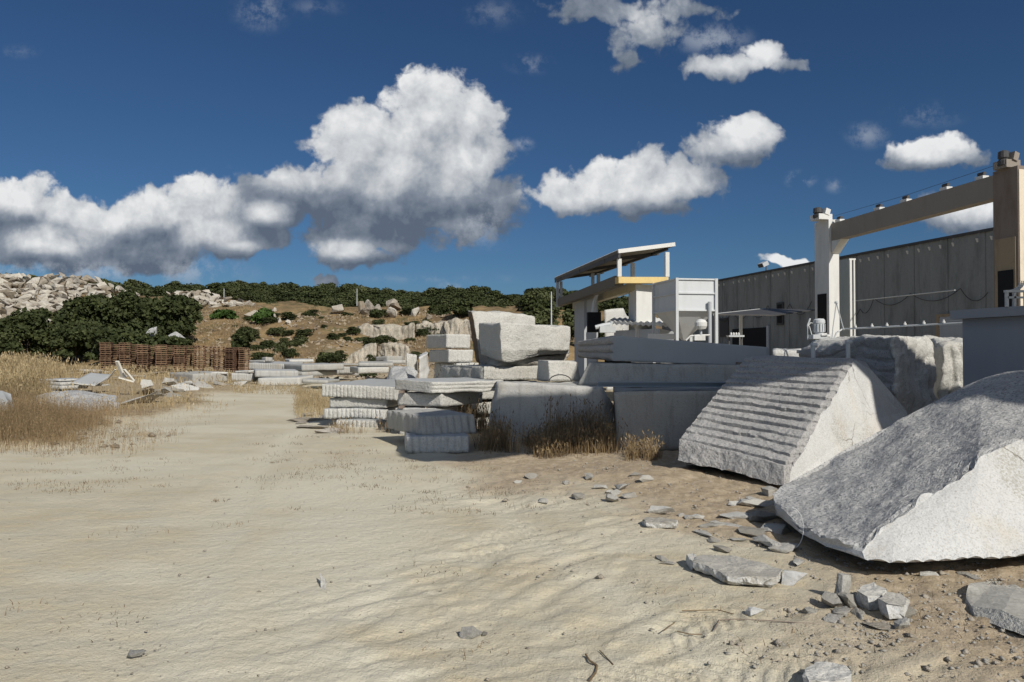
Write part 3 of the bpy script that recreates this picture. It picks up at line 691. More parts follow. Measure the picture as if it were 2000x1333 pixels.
stone('granite_plate', [XZ(940,17.6,1.32), XZ(1052,19.4,1.32), XZ(1045,19.9,1.32), XZ(930,18.5,1.32), XZ(924,17.8,2.60), XZ(1046,19.5,2.62), XZ(1036,19.9,2.62), XZ(912,18.6,2.66)],
      [M['split'], M['brown']], 'leaning white plate with a dark brown weathered left edge, behind the big rough block', 'granite plate', seed=55, rough=.03, chip=.05, fm={'left':1, 'top':0}, flute=None)
gr = 'slabs piled under the big white block'
slab('fluted slab directly under the big white rough block', 944, 15.75, 1056, 16.6, 1.9, 1.315, .30, flute=(14,.025), side=(4,.02), seed=60, group=gr)
slab('second slab down in the pile under the big white block', 941, 15.95, 1050, 16.7, 1.7, .98, .38, flute=(10,.02), side=(5,.02), seed=61, group=gr)
slab('third slab down in the pile under the big white block', 934, 16.0, 1040, 16.7, 1.7, .54, .25, flute=(8,.02), seed=62, group=gr)
slab('lowest slab in the pile under the big white block', 928, 16.1, 1035, 16.8, 1.6, .27, .28, flute=(8,.02), seed=63, group=gr)
gr = 'blocks stacked behind the leaning plate'
for i, (a, b_, zt, th_, wh) in enumerate(((872,919,2.16,.42,'topmost'), (876,924,1.70,.38,'second'), (892,935,1.30,.55,'third'), (884,940,.72,.7,'lowest'))):
    slab(f'{wh} block of the white stack left of the leaning plate', a, 22, b_, 22.4, 1.5, zt, th_, name='granite_block', cat='granite block', flute=(6,.02), seed=70+i, group=gr)

# pile nearest the camera
gr = 'two slabs in the nearest low pile'
slab('upper fluted slab of the nearest two-slab pile', 822, 12.0, 934, 12.35, 1.5, .575, .31, flute=(8,.03), side=(5,.03), skew=-.28, seed=80, group=gr, lean=.10, mats=[M['block'], M['block']], rough=.008)
slab('lower fluted slab of the nearest two-slab pile', 793, 11.75, 918, 11.85, 1.6, .265, .26, flute=(9,.03), side=(4,.02), seed=81, group=gr, skew=-.1, lean=.03, rough=.008)
gr = 'slabs in the right one of the two white piles'
slab('topmost slab of the narrow white pile', 771, 14.7, 845, 13.95, 1.6, 1.085, .215, flute=None, side=(3,.03,1), seed=84, group=gr, dzr=-.03, skew=.35)
slab('second slab of the narrow white pile', 777, 14.6, 862, 14.1, 1.5, .82, .25, flute=None, seed=85, group=gr)
slab('third slab of the narrow white pile', 772, 14.4, 850, 14.1, 1.4, .53, .24, flute=None, seed=86, group=gr)
slab('lowest slab of the narrow white pile', 780, 14.5, 850, 14.2, 1.4, .25, .26, flute=(6,.02), seed=87, group=gr)
for i, z in enumerate((.845, .55, .265)):
    b = MB(); 
    for px_ in (790, 840): b.box(XZ(px_, 14.75, z), (.09, .9, .045))
    b.build('timber_spacer', M['rust'], label='dark timber spacers under the %s slab of the narrow white pile' % ('topmost','second','third')[i], cat='spacer', group='spacers under slabs')
gr = 'slabs in the left one of the two white piles'
slab('topmost slab of the wide white pile, grey-topped with a fluted front', 627, 16.2, 775, 15.8, 2.2, .93, .28, flute=(20,.018), side=(5,.02), seed=90, group=gr, dzr=-.055, dzb=.05, skew=.3)
slab('second slab of the wide white pile', 644, 16.25, 757, 16.0, 2.0, .625, .215, flute=None, seed=91, group=gr)
slab('third slab of the wide white pile, ridged along its front', 632, 16.1, 749, 15.8, 1.9, .40, .20, flute=(14,.03), seed=92, group=gr, rough=.02)
slab('lowest slab of the wide white pile', 656, 15.75, 739, 15.5, 1.7, .19, .20, flute=(10,.03), seed=93, group=gr)

# ---------------------------------------------------------------- factory wall, cabin
WD = np.array((-.246, 1.0, 0)); WD = WD/np.linalg.norm(WD)          # direction of the long walls (away from the camera)
WN = np.array((-WD[1], WD[0], 0))                                   # towards the yard
wall0 = XZ(1940, 37.7, 0)                                           # on the wall line
bld = empty('factory_building', wall0, 'long factory hall of weathered grey ribbed concrete panels behind the gantry', 'factory')
s0, s1, HW = -26.0, 40.0, 8.0
V = []; Fc = []
prof = []
npan = int((s1-s0)/2.4)
for k in range(npan):
    a = s0+k*2.4
    for (t, d) in ((0,-.05),(.03,-.05),(.05,0),(.30,0),(.36,.05),(.50,.05),(.56,0),(1.10,0),(1.15,.03),(1.25,.03),(1.30,0),(1.84,0),(1.90,.05),(2.04,.05),(2.10,0),(2.35,0),(2.37,-.05)):
        prof.append((a+t, d))
for t, d in prof:
    p = wall0+WD*t+WN*d
    V += [p+np.array((0,0,-.2)), p+np.array((0,0,HW-.15))]
for i in range(len(prof)-1): Fc.append([2*i, 2*i+1, 2*i+3, 2*i+2])
a = len(V); dep = -24
for t in (s0, prof[-1][0]):
    for z in (-.2, HW-.15): V.append(wall0+WD*t+WN*dep+np.array((0,0,z)))
Fc += [[a, a+2, a+3, a+1], [0, a, a+1, 1], [2*len(prof)-2, 2*len(prof)-1, a+3, a+2]]
mk('wall', V, Fc, M['concrete'], bld)
b = MB(); A_ = wall0+WD*(s0-.05); B_ = wall0+WD*(prof[-1][0]+.05)
b.hexa([A_+WN*.09+(0,0,HW-.15), B_+WN*.09+(0,0,HW-.15), B_+WN*dep+(0,0,HW-.15), A_+WN*dep+(0,0,HW-.15)], [A_+WN*.09+(0,0,HW), B_+WN*.09+(0,0,HW), B_+WN*dep+(0,0,HW+.5), A_+WN*dep+(0,0,HW+.5)])
b.build('roof', M['dark_metal'], bld)
brk = None
for k in range(2, npan-1):
    for t in ((.43, 1.97) if k % 2 else (.43, 1.2, 1.97)):
        s_ = s0+k*2.4+t
        if s_ < -8: continue
        c = wall0+WD*s_+WN*.06+np.array((0,0,HW-.62))
        b = MB(); b.add([c-WD*.05, c+WD*.05, c+WD*.05+(0,0,.2), c-WD*.05+(0,0,.2), c+WN*.09+WD*.05+(0,0,.2), c+WN*.09-WD*.05+(0,0,.2)],
                        [[0,1,2,3],[3,2,4,5],[0,5,4,1],[0,3,5],[1,4,2]])
        b.build('bracket', M['wpaint'], bld)
def onwall(px):     # distance along the wall seen at pixel column px
    u = (px-1000)/F; return (wall0[0]-u*wall0[1])/(u*WD[1]-WD[0])
def wall_item(name, px0, px1, z0, z1, mat, par, d=.02, th=.06, sub=None):
    a, c = onwall(px0), onwall(px1); b = MB(); A1 = wall0+WD*min(a, c); B1 = wall0+WD*max(a, c); hf = []
    b.hexa([A1+WN*d+(0,0,z0), B1+WN*d+(0,0,z0), B1+WN*(d+th)+(0,0,z0), A1+WN*(d+th)+(0,0,z0)], [A1+WN*d+(0,0,z1), B1+WN*d+(0,0,z1), B1+WN*(d+th)+(0,0,z1), A1+WN*(d+th)+(0,0,z1)])
    return b.build(name, mat, par)
wf = wall_item('window', 1519, 1532, 3.7, 5.4, M['dark_metal'], bld, .05, .06); wall_item('pane', 1521, 1530, 3.85, 5.25, M['black'], wf, .112, .01)
wf = wall_item('window', 1408, 1424, 3.0, 4.6, M['dark_metal'], bld, .05, .06)
dr = wall_item('door', 1432, 1500, -.1, 3.6, M['black'], bld, .05, .04); wall_item('door_frame', 1500, 1504, -.1, 3.7, M['gpaint'], dr, .05, .1)  # black slab stands in for the shade inside the open doorway
sh = wall_item('roller_shutter', 1838, 1895, -.1, 3.6, M['gpaint'], bld, .055, .03)
b = MB(); a, c = onwall(1838), onwall(1895)
for k in range(28):
    z = .1+k*.125; b.beam(wall0+WD*a+WN*.10+(0,0,z), wall0+WD*c+WN*.10+(0,0,z), .03, .09)
b.build('slat', M['gpaint'], sh); wall_item('frame', 1832, 1838, -.1, 3.75, M['rusty_y'], sh, .06, .08); wall_item('frame', 1838, 1895, 3.6, 3.75, M['rusty_y'], sh, .06, .08)
# floodlight on the roof edge
s_ = onwall(1497); c = wall0+WD*s_+np.array((0,0,HW+.35))
fl = empty('floodlight', c-np.array((0,0,.35)), 'small floodlight standing on the far roof edge of the factory hall', 'floodlight')
MB().tube([c-np.array((0,0,.36)), c], .04).build('bracket', M['dark_metal'], fl)
MB().box(c+WN*.25+(0,0,.12), (.5, .7, .32), .25, R(-25)).build('lamp_housing', M['gpaint'], fl)
MB().box(c+WN*.50+(0,0,.0), (.04, .56, .24), .25, R(-25)).build('lens', M['dark_metal'], fl)
# black cable in loops and white conduit
def cable(name, pts, r, mat, label, cat='cable', group=None): return MB().tube(pts, r, 6).build(name, mat, label=label, cat=cat, group=group)
def sagwall(pxs, zs, sag, off=.18):
    pts = []
    for i in range(len(pxs)-1):
        a, c = onwall(pxs[i]), onwall(pxs[i+1])
        for k in range(9):
            t = k/8; z = zs[i]*(1-t)+zs[i+1]*t-sag*4*t*(1-t); pts.append(wall0+WD*(a*(1-t)+c*t)+WN*off+np.array((0,0,z)))
    return pts
cable('cable', sagwall([1400,1434,1469,1504,1547,1590], [5.15,5.2,5.2,5.25,5.2,5.2], .85), .025, M['dark_metal'], 'black cable hanging in loops on the hall left of the white gantry column', group='cables looped along the hall')
cable('cable', sagwall([1645,1685,1712,1784,1882,1936], [3.9,4.4,5.0,5.05,5.05,4.7], .55), .022, M['dark_metal'], 'black cable hanging in loops on the hall between the two gantry columns', group='cables looped along the hall')
b = MB(); b.tube([XZ(1662, 29, 1.6+(HZ-589)/F*29), XZ(1866, 22, 1.6+(HZ-567)/F*22)], .018, 6); b.build('conduit', M['gsteel'], label='thin straight pale conduit crossing in front of the hall', cat='conduit')

# grey cabin on the right
c0 = XZ(1880, 12.9, 0); d_ = -WD
cab = empty('cabin', c0, 'plain grey rendered cabin with a projecting flat roof edge, at the right edge', 'cabin')
b = MB(); e1 = c0+d_*5.5; n_ = -WN
b.hexa([c0, e1, e1+n_*3.2, c0+n_*3.2][::-1], [p+np.array((0,0,2.19)) for p in (c0, e1, e1+n_*3.2, c0+n_*3.2)][::-1]); b.build('wall', M['render'], cab)
b = MB(); f0 = c0+WN*.13-d_*.13; f1 = e1+WN*.13+d_*.13
b.hexa([p+np.array((0,0,2.193)) for p in (f0, f1, f1+n_*3.46, f0+n_*3.46)][::-1], [p+np.array((0,0,2.345)) for p in (f0, f1, f1+n_*3.46, f0+n_*3.46)][::-1]); b.build('roof', M['render'], cab)
# white tube frame standing on the cabin roof
fr = empty('hose_reel_frame', XZ(1965, 12.0, 2.345), 'small white tube frame with bent hoses on the cabin roof, before the rusty column', 'hose frame')
q0 = XZ(1967, 11.9, 2.345)
b = MB(); 
for dx in (0, .12, .30): b.box(q0+np.array((dx, 0, .13)), (.035, .05, .26))
b.box(q0+np.array((.15, 0, .25)), (.36, .06, .035)); b.box(q0+np.array((.15,0,.15)), (.30,.05,.03)); b.build('stand', M['wpaint'], fr)
for k in range(3):
    MB().tube([q0+np.array((.02+.05*k+.22*math.sin(t)*.9, .03*k, .26+.26*(1-math.cos(t))*.55)) for t in np.linspace(0, 1.7, 8)], .011, 6).build('hose', M['gsteel'], fr)

# ---------------------------------------------------------------- stone-cutting gantry: two columns and a beam
def col_box(b, c, wl, wf_, z0, z1):   # wl along the wall direction, wf across
    P = [c, c+(-WN)*wf_, c+(-WN)*wf_+WD*wl, c+WD*wl]
    return b.hexa([p+np.array((0,0,z0)) for p in P], [p+np.array((0,0,z1)) for p in P])
Yl, Yr = 26.5, 18.6
cl = XZ(1620, Yl, 0); cr = XZ(1991, Yr, 0)
ztl = 1.6+(HZ-428)/F*Yl; ztr = 1.6+(HZ-322)/F*Yr; ZT = (ztl+ztr)/2
ga = empty('cutting_gantry', cl, 'tall stone-cutting gantry: pale far column, rusty near column and a long beam with rollers', 'gantry')
b = MB(); col_box(b, cl, .80, .42, 0, ztl); c1 = b.build('column', M['wpaint'], ga); c1['label'] = 'pale painted far column'
b = MB(); col_box(b, cl+WN*.02+WD*.14, .5, .05, 1.7, 3.75); b.build('opening_shade', M['black'], c1)  # black plate stands in for the shade inside the column
b = MB(); col_box(b, cr, .72, .75, 0, ztr); c2 = b.build('column', M['rust'], ga); c2['label'] = 'rust-brown near column'
b = MB(); col_box(b, cr+WN*.03+WD*.06, .60, .05, 2.0, 4.0+.55); b.build('cover_plate', M['rusty_y'], c2)
b = MB(); col_box(b, cr+WN*.05+WD*.12, .44, .05, 2.0, 3.72); b.build('opening_shade', M['black'], c2)  # inner shade of the near column put in as a black plate
b = MB(); col_box(b, cr-WD*.025-WN*.02, .02, .74, 0, ztr-.1); b.build('pale_front', paint('pale_cream', (.66,.58,.46), dirt=.5), c2)  # thin paler sheet over the near column's front face
# beam
ba = cl+(-WN)*.10-WD*.02; bb = cr+(-WN)*.10+WD*.74
za0 = ztl-.78; zb0 = 1.6+(HZ-386)/F*(Yr+.7); hb = .62
b = MB(); za1 = za0+hb; zb1 = zb0+hb
P = [ba, bb, bb-WN*.34, ba-WN*.34]; zs = (za0, zb0, zb0, za0)
b.hexa([P[i]+np.array((0,0,zs[i])) for i in range(4)][::-1], [P[i]+np.array((0,0,zs[i]+hb)) for i in range(4)][::-1]); bm_ = b.build('beam', M['tan'], ga)
b = MB()
b.add([ba+(0,0,za0), ba-WN*.34+(0,0,za0), ba-WD*.5+(0,0,za0), ba-WD*.5-WN*.34+(0,0,za0), ba+(0,0,za0-.45), ba-WN*.34+(0,0,za0-.45)], [[0,2,3,1],[0,1,5,4],[2,4,5,3],[0,4,2],[1,3,5]]); b.build('bracket', M['wpaint'], ga)
for t in (.035, .33, .505, .735, .915):
    p = ba*(1-t)+bb*t-WN*.17; z = (za1*(1-t)+zb1*t)
    r_ = MB().box(p+(0,0,z+.05), (.2,.26,.12), .24).build('roller_support', M['wpaint'], ga)
    b = MB(); q1 = p+np.array((0,0,z+.17)); b.tube([q1-WD*.10, q1+WD*.10], .055, 10); b.build('roller', M['dark_metal'], r_)
b = MB(); b.tube([ba-WN*.17+(0,0,za1+.30), (ba+bb)/2-WN*.17+(0,0,(za1+zb1)/2+.24), bb-WN*.17+(0,0,zb1+.30)], .006, 6); b.build('wire', M['dark_metal'], ga)
# winch heads
for (c, zt, mm, k) in ((cl+WN*.22+WD*.3, ztl, M['wpaint'], 1), (cr+WN*.02+WD*.4, ztr, M['tan'], .8)):
    h_ = MB().box(c+np.array((.12*k, 0, zt+.10)), (.55*k, .5*k, .2), .24).build('winch', mm, ga)
    MB().lathe(c+np.array((-.05, -.1, zt+.06)), [(.01,0),(.16*k,.01),(.17*k,.12),(.10,.16),(.16*k,.20),(.15*k,.36),(.03,.40)], 12).build('pulley', M['dark_metal'], h_)
    MB().box(c+np.array((.22*k, -.1, zt+.28)), (.2*k, .3*k, .22), .3, .3).build('motor_cover', mm, h_)

# green-grey cabinet column beside the far gantry column
cc = XZ(1660, 28.0, 0)
cabn = empty('machine_cabinet', cc, 'tall grey-green steel cabinet with a white post, right of the pale gantry column', 'machine cabinet')
b = MB(); col_box(b, cc, 1.3, .10, 0, 1.6+(HZ-505)/F*28); b.build('body', paint('grey_green_paint', (.36,.40,.39), dirt=.2), cabn)
b = MB(); b.box(XZ(1662, 27.8, 2.55), (.08,.07,5.1)); b.box(XZ(1669, 27.8, 2.55), (.05,.06,5.1)); b.box(XZ(1665.5,27.8,5.13), (.24,.06,.06)); b.build('post', M['wpaint'], cabn)

# motor and pulley machine at the foot of the far column, standing on a dark steel base
mo = empty('saw_motor', XZ(1600, 17.5, 1.95), 'white electric motor with hoses above the tall dark block, left of the gantry column', 'motor')
def mz(py, Y): return EYE+(HZ-py)/F*Y
c = XZ(1600, 17.3, 1.93)
MB().box(c+np.array((0,0,.05)), (.42,.35,.10)).build('base_plate', M['gsteel'], mo)
MB().lathe(c+np.array((0,0,.10)), [(.02,0),(.10,.0),(.10,.05),(.125,.06),(.125,.26),(.135,.27),(.13,.34),(.10,.37),(.01,.38)], 20).build('motor_body', M['gsteel'], mo)
b = MB(); 
for k in range(14): 
    t = 2*math.pi*k/14; b.box(c+np.array((.13*math.cos(t), .13*math.sin(t), .26)), (.02,.006,.18), t)
b.build('cooling_fins', M['gpaint'], mo)
b = MB(); b.tube([c+np.array((.05,-.12,.06)), c+np.array((.17,-.14,.06)), c+np.array((.2,-.1,.0))], .05, 10); b.tube([c+np.array((-.02,-.16,.08)), c+np.array((.1,-.18,.1))], .04, 10); b.build('gearbox', M['wpaint'], mo)
b = MB(); b.tube([c+np.array((-.27,0,-.02)), c+np.array((-.27,0,.32)), c+np.array((-.21,0,.48))], .02, 6); b.build('stand_pipe', M['gsteel'], mo)
b = MB(); b.tube([c+np.array((-.26,0,.30)), c+np.array((-.2,0,.38)), c+np.array((-.12,0,.36)), c+np.array((-.1,0,.28))], .013, 6); b.tube([c+np.array((-.24,-.02,.30)), c+np.array((-.2,-.04,.12)), c+np.array((-.14,-.06,.0))], .013, 6); b.build('hose', M['gsteel'], mo)
# water pipe with nozzles
wp = empty('water_pipe', XZ(1645, 16.8, 1.95), 'long thin water pipe with small nozzles running in front of the hall', 'pipe')
pA = XZ(1646, 16.6, mz(643, 16.6)); pB = XZ(1884, 14.2, mz(631, 14.2))
MB().tube([XZ(1629, 16.5, mz(661, 16.5)), XZ(1634, 16.5, mz(650,16.5)), pA, pA*.5+pB*.5, pB], .018, 8).build('pipe', M['gsteel'], wp)
for t in (.12, .27, .40, .55, .70, .85):
    p = pA*(1-t)+pB*t; MB().lathe(p+np.array((0,0,.01)), [(.012,0),(.03,.01),(.03,.04),(.015,.045),(.02,.07),(.005,.075)], 8).build('nozzle', M['wpaint'], wp)
MB().tube([XZ(1634,16.4,mz(592,16.4)), XZ(1627,16.4,mz(640,16.4)), XZ(1625,16.4,mz(662,16.4))], .010, 6).build('brace', M['gpaint'], wp)
MB().tube([XZ(1634,16.4,mz(592,16.4)), XZ(1648,16.4,mz(645,16.4))], .012, 6).build('brace', M['gpaint'], wp)
MB().lathe(XZ(1634,16.4,mz(594,16.4)), [(.01,0),(.04,.01),(.04,.05),(.01,.06)], 10).build('pulley', M['gsteel'], wp)
# two white posts behind the ridged boulder
for px_, lb in ((1588, 'left'), (1656, 'right')):
    ps = empty('capped_post', XZ(px_, 12.6, 0), f'{lb} one of two short white capped posts rising behind the ridged boulder', 'post', 'capped white posts')
    zt = mz(671 if px_ > 1600 else 677, 12.6)
    MB().tube([XZ(px_, 12.6, 0), XZ(px_, 12.6, zt)], .036, 10).build('post', M['wpaint'], ps)
    MB().tube([XZ(px_-4, 12.6, zt+.02), XZ(px_+7, 12.6, zt+.02)], .04, 10).build('cap', M['wpaint'], ps)

# ---------------------------------------------------------------- hopper
hc = XZ(1322, 21.5, 0); hy = np.array((.30, .954, 0)); hx = np.array((.954, -.30, 0)) if False else np.array((.985, .17, 0)); hy = np.array((-.17, .985, 0))
WH, DH = 1.22, 2.2
hop = empty('hopper', hc, 'white steel hopper with a pointed funnel on four legs behind the wide sawn slab', 'hopper')
# left side seen running back-left
zt_, zb_ = mz(545, 21.5), mz(606, 21.5)
left = XZ(1277, 23.1, 0)-hc; left[2] = 0
P = [hc, hc+hx*WH, hc+hx*WH+left, hc+left]
def ringz(P, z, ins=0): 
    c = sum(P)/4; return [p+(c-p)*ins+np.array((0,0,z)) for p in P]
HM = paint('hopper_white', (.55,.57,.585), .5, .2)
b = MB(); b.hexa(ringz(P, zb_, .02), ringz(P, zt_-.02, .02)); b.build('bin', HM, hop)
b = MB(); b.hexa(ringz(P, 1.98, .93), ringz(P, zb_-.003, .02)); b.build('funnel', HM, hop)
b = MB()
for z in (zt_, (zt_*.55+zb_*.45), zb_):
    for i in range(4):
        a_1 = P[i]; c_1 = P[(i+1)%4]; o_ = (sum(P)/4-a_1)*0
        b.beam(a_1+np.array((0,0,z)), c_1+np.array((0,0,z)), .05, .045)
b.build('rim', HM, hop)
for p in P:
    b = MB(); b.box(p+np.array((0,0,zt_/2)), (.085,.085,zt_+.06), .17); b.build('leg', M['gsteel'], hop)
MB().tube([hc+hx*1.05+left*.0+np.array((-.05,-.08,1.9)), hc+hx*1.05+np.array((-.05,-.08,2.6)), hc+hx*1.05+np.array((-.05,-.08,3.1))], .055, 8).build('pipe', M['gpaint'], hop)
c = XZ(1369, 20.6, mz(664, 20.6))
pu = empty('pump', c, 'white domed pump with hoses in front of the hopper funnel', 'pump')
MB().lathe(c+np.array((0,0,.28)), [(.02,0),(.13,.02),(.17,.10),(.17,.20),(.12,.27),(.02,.30)], 18).build('dome', M['wpaint'], pu)
MB().tube([c, c+np.array((0,0,.3))], .035, 8).build('shaft', M['gpaint'], pu)
MB().box(c+np.array((-.05,0,.05)), (.3,.2,.14)).build('base_plate', M['wpaint'], pu)
MB().tube([c+np.array((-.42,0,-.02)), c+np.array((-.3,0,.10)), c+np.array((-.1,0,.12)), c+np.array((.25,0,.13))], .025, 8).build('hose', M['wpaint'], pu)

# ---------------------------------------------------------------- canopy structure on pillars
can = empty('canopy_structure', XZ(1243, 24.5, 0), 'sloping sheet-metal canopy on posts over a yellow beam and a white pillar', 'canopy')
NL, NR, FL = W(1207, 495, 24.0), W(1318, 481, 25.2), W(1083, 547, 36.0); FR = NR+(FL-NL)
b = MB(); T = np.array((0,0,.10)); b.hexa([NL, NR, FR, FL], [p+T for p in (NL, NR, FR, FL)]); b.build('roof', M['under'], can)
b = MB(); nse = 40; V = []; 
for i in range(nse+1):
    t = i/nse; h_ = .035*(i % 2)
    V += [NL*(1-t)+NR*t+np.array((0,0,.105+h_)), FL*(1-t)+FR*t+np.array((0,0,.105+h_))]
b.add(V, [[2*i, 2*i+2, 2*i+3, 2*i+1] for i in range(nse)]); b.build('roof_sheet', M['roofm'], can)
b = MB(); b.beam(NL+(0,-.05,.06), NR+(0,-.05,.06), .05, .13); b.build('fascia', M['wpaint'], can)
for t in (.15, .5, .85):
    b = MB(); b.beam(NL*(1-t)+FL*t-(0,0,.06), NR*(1-t)+FR*t-(0,0,.06), .08, .12); b.build('purlin', M['dark_metal'], can)
b = MB(); b.beam(NL+(.05,0,-.07), FL+(.05,0,-.07), .08, .14); b.beam(NR+(-.25,0,-.07), FR+(-.25,0,-.07), .08, .14); b.build('rafter', M['dark_metal'], can)
ya, yb = W(1205, 548, 24.2), W(1302, 548, 24.6)
b = MB(); b.beam(ya+(0,.0,0), yb, .32, .20); b.build('beam', M['ypaint'], can)
za = mz(548, 24.2)
yf = W(1092, 592, 36.0); yf2 = yf+(yb-ya)
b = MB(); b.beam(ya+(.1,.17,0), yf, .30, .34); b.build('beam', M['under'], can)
b = MB(); b.beam(yb+(-.9,.17,-.15), yf2+(-.9,0,-.15), .25, .30); b.build('beam', paint('dull_ochre_paint', (.45,.38,.22), dirt=.4), can)
def post(x, y, z0, z1, w_=.13, m_='wpaint', nm='post'): MB().box((x, y, (z0+z1)/2), (w_, w_, z1-z0), .1).build(nm, M[m_], can)
for p, tt in ((ya, 0), (yb+(-.06,0,0), 0)):
    post(p[0]+.08, p[1], p[2]+.12, mz(497 if p is ya else 496, p[1]) - (.15 if p is ya else -.05))
pq = W(1236, 530, 27); post(pq[0], pq[1], mz(543,27), mz(514,27))
for px_, py_ in ((1158, 560), (1169, 558)): 
    Y_ = 30; pq = W(px_, py_, Y_); post(pq[0], Y_, mz(575, Y_), mz(534, Y_), .12, 'gpaint')
for px_ in (1089, 1096):
    pq = W(px_, 560, 35.5); post(pq[0], 35.5, mz(600, 35.5), mz(550, 35.5), .12, 'gpaint')
pl = W(1229, 600, 25.6); 
b = MB(); P = [XZ(1243, 24.5, 0), XZ(1276, 24.7, 0), XZ(1262, 26.6, 0), XZ(1228, 26.2, 0)]
b.hexa([p for p in P], [p+np.array((0,0,mz(556, 24.6))) for p in P]); b.build('pillar', M['wpaint'], can)
for (x0, x1, x2, Y_, t_) in ((1141, 1158, 1122, 32, 588), (1165, 1168, 1146, 29.5, 580)):
    b = MB(); P = [XZ(x0, Y_, 0), XZ(x1, Y_+.1, 0), XZ(x1-14, Y_+2, 0), XZ(x2, Y_+2, 0)]
    b.hexa(P, [p+np.array((0,0,mz(t_, Y_))) for p in P]); b.build('pillar', M['gpaint'], can)
b = MB(); b.box(XZ(1160, 28, mz(630, 28)), (.5,.4,.75)); b.build('control_box', M['black'], can)
b = MB(); b.tube([W(1166, 575, 28.5), W(1160, 592, 28.5), W(1158, 610, 28.5)], .06, 8); b.build('bracket', M['wpaint'], can)
# low sheds and stones under it
sh = empty('low_shed', XZ(1250, 24, 0), 'low shed with a corrugated roof between the white pillar and the wide sawn slab', 'shed')
q0, q1, q2, q3 = W(1185, 629, 25.5), W(1312, 634, 23.2), W(1330, 628, 27), W(1200, 624, 29)
V = []; n_s = 24
for i in range(n_s+1):
    t = i/n_s; h_ = .06*(i % 2); V += [q0*(1-t)+q1*t+(0,0,h_), q3*(1-t)+q2*t+(0,0,h_+.08)]
for i in range(n_s+1):
    V += [V[2*i]-np.array((0,0,.1)), V[2*i+1]-np.array((0,0,.1))]
k_ = 2*(n_s+1)
Fc = [[2*i, 2*i+2, 2*i+3, 2*i+1] for i in range(n_s)]+[[k_+2*i, k_+2*i+1, k_+2*i+3, k_+2*i+2] for i in range(n_s)]+[[2*i, k_+2*i, k_+2*i+2, 2*i+2] for i in range(n_s)]
mk('roof', V, Fc, M['roofm'], sh)
b = MB(); g0, g1, g2, g3 = q0+(.3,.35,0), q1+(-.3,.35,0), q2+(-.3,-.2,0), q3+(.2,-.2,0)
def fl0(p, z): return np.array((p[0], p[1], z))
b.hexa([fl0(p, 0) for p in (g0, g1, g2, g3)], [fl0(p, mz(634, 24)-.15) for p in (g0, g1, g2, g3)]); b.build('wall', M['gpaint'], sh)
b = MB(); b.beam(W(1265, 658, 22.9), W(1318, 658, 22.7), .08, .18); b.build('sill', M['wpaint'], sh)
stone('granite_slab', [XZ(1183,31,0), XZ(1224,31.5,0), XZ(1232,32.5,0), XZ(1190,32.5,0), XZ(1181,31,mz(606,31)), XZ(1218,31.5,mz(600,31)), XZ(1229,32.5,mz(626,31)), XZ(1190,32.5,mz(606,31))], [M['white']], 'grey upright slab with a pale edge standing beneath the canopy', 'granite slab', seed=101, res=.15)
b = MB(); b.tube([W(1163, 640, 24), W(1178, 636, 24), W(1192, 634, 24)], .07, 8); b.tube([W(1190, 640, 24), W(1196, 628, 24)], .05, 8); b.box(W(1186, 644, 24), (.5,.3,.2))
b.build('gear_motor', M['gsteel'], label='small grey gear motor left of the corrugated shed roof', cat='motor')
# light pipe shelter before the hall
lt = empty('pipe_shelter', XZ(1447, 26, 0), 'light flat shelter on a thin post in front of the dark hall door', 'shelter')
b = MB(); r0, r1 = W(1394, 616, 24.5), W(1493, 605, 29.0); r2 = r1+np.array((2.4,.9,.02)); r3 = r0+np.array((2.4,.9,.02))
b.hexa([r0, r3, r2, r1], [p+np.array((0,0,.04)) for p in (r0, r3, r2, r1)]); b.build('roof', M['dark_metal'], lt)
MB().beam(r0-(0,0,-.02), r1-(0,0,-.02), .04, .07).build('edge_rail', M['gsteel'], lt)
p = W(1447, 616, 27); MB().box((p[0], p[1], p[2]/2), (.10,.10,p[2])).build('post', M['wpaint'], lt)
MB().beam(p, W(1486, 611, 29), .07, .07).build('rail', M['wpaint'], lt)
bn = empty('work_table', XZ(1437, 22, 0), 'small steel work table with valves seen behind the sawn slab', 'table')
MB().box(W(1436, 657, 22), (.45,.3,.05)).build('top', M['gsteel'], bn)
b = MB(); 
for dx in (-.18,.18): b.box(W(1436, 657, 22)+np.array((dx,0,-1.0)), (.04,.04,2.0))
b.build('leg', M['dark_metal'], bn)
for k in range(4): MB().lathe(W(1428+k*5, 657, 22)+np.array((0,0,.03)), [(.01,0),(.03,.01),(.03,.06),(.01,.08)], 8).build('valve', M['wpaint'], bn)
stone('granite_block', [XZ(1509,17.5,0), XZ(1566,17.5,0), XZ(1566,19,0), XZ(1509,19,0), XZ(1509,17.5,mz(683,17.5)), XZ(1564,17.5,mz(684,17.5)), XZ(1566,19,mz(682,17.5)), XZ(1509,19,mz(682,17.5))], [M['white']], 'pale block top peeking out between the sawn slab and the tall dark block', seed=103, res=.1, rough=.02)

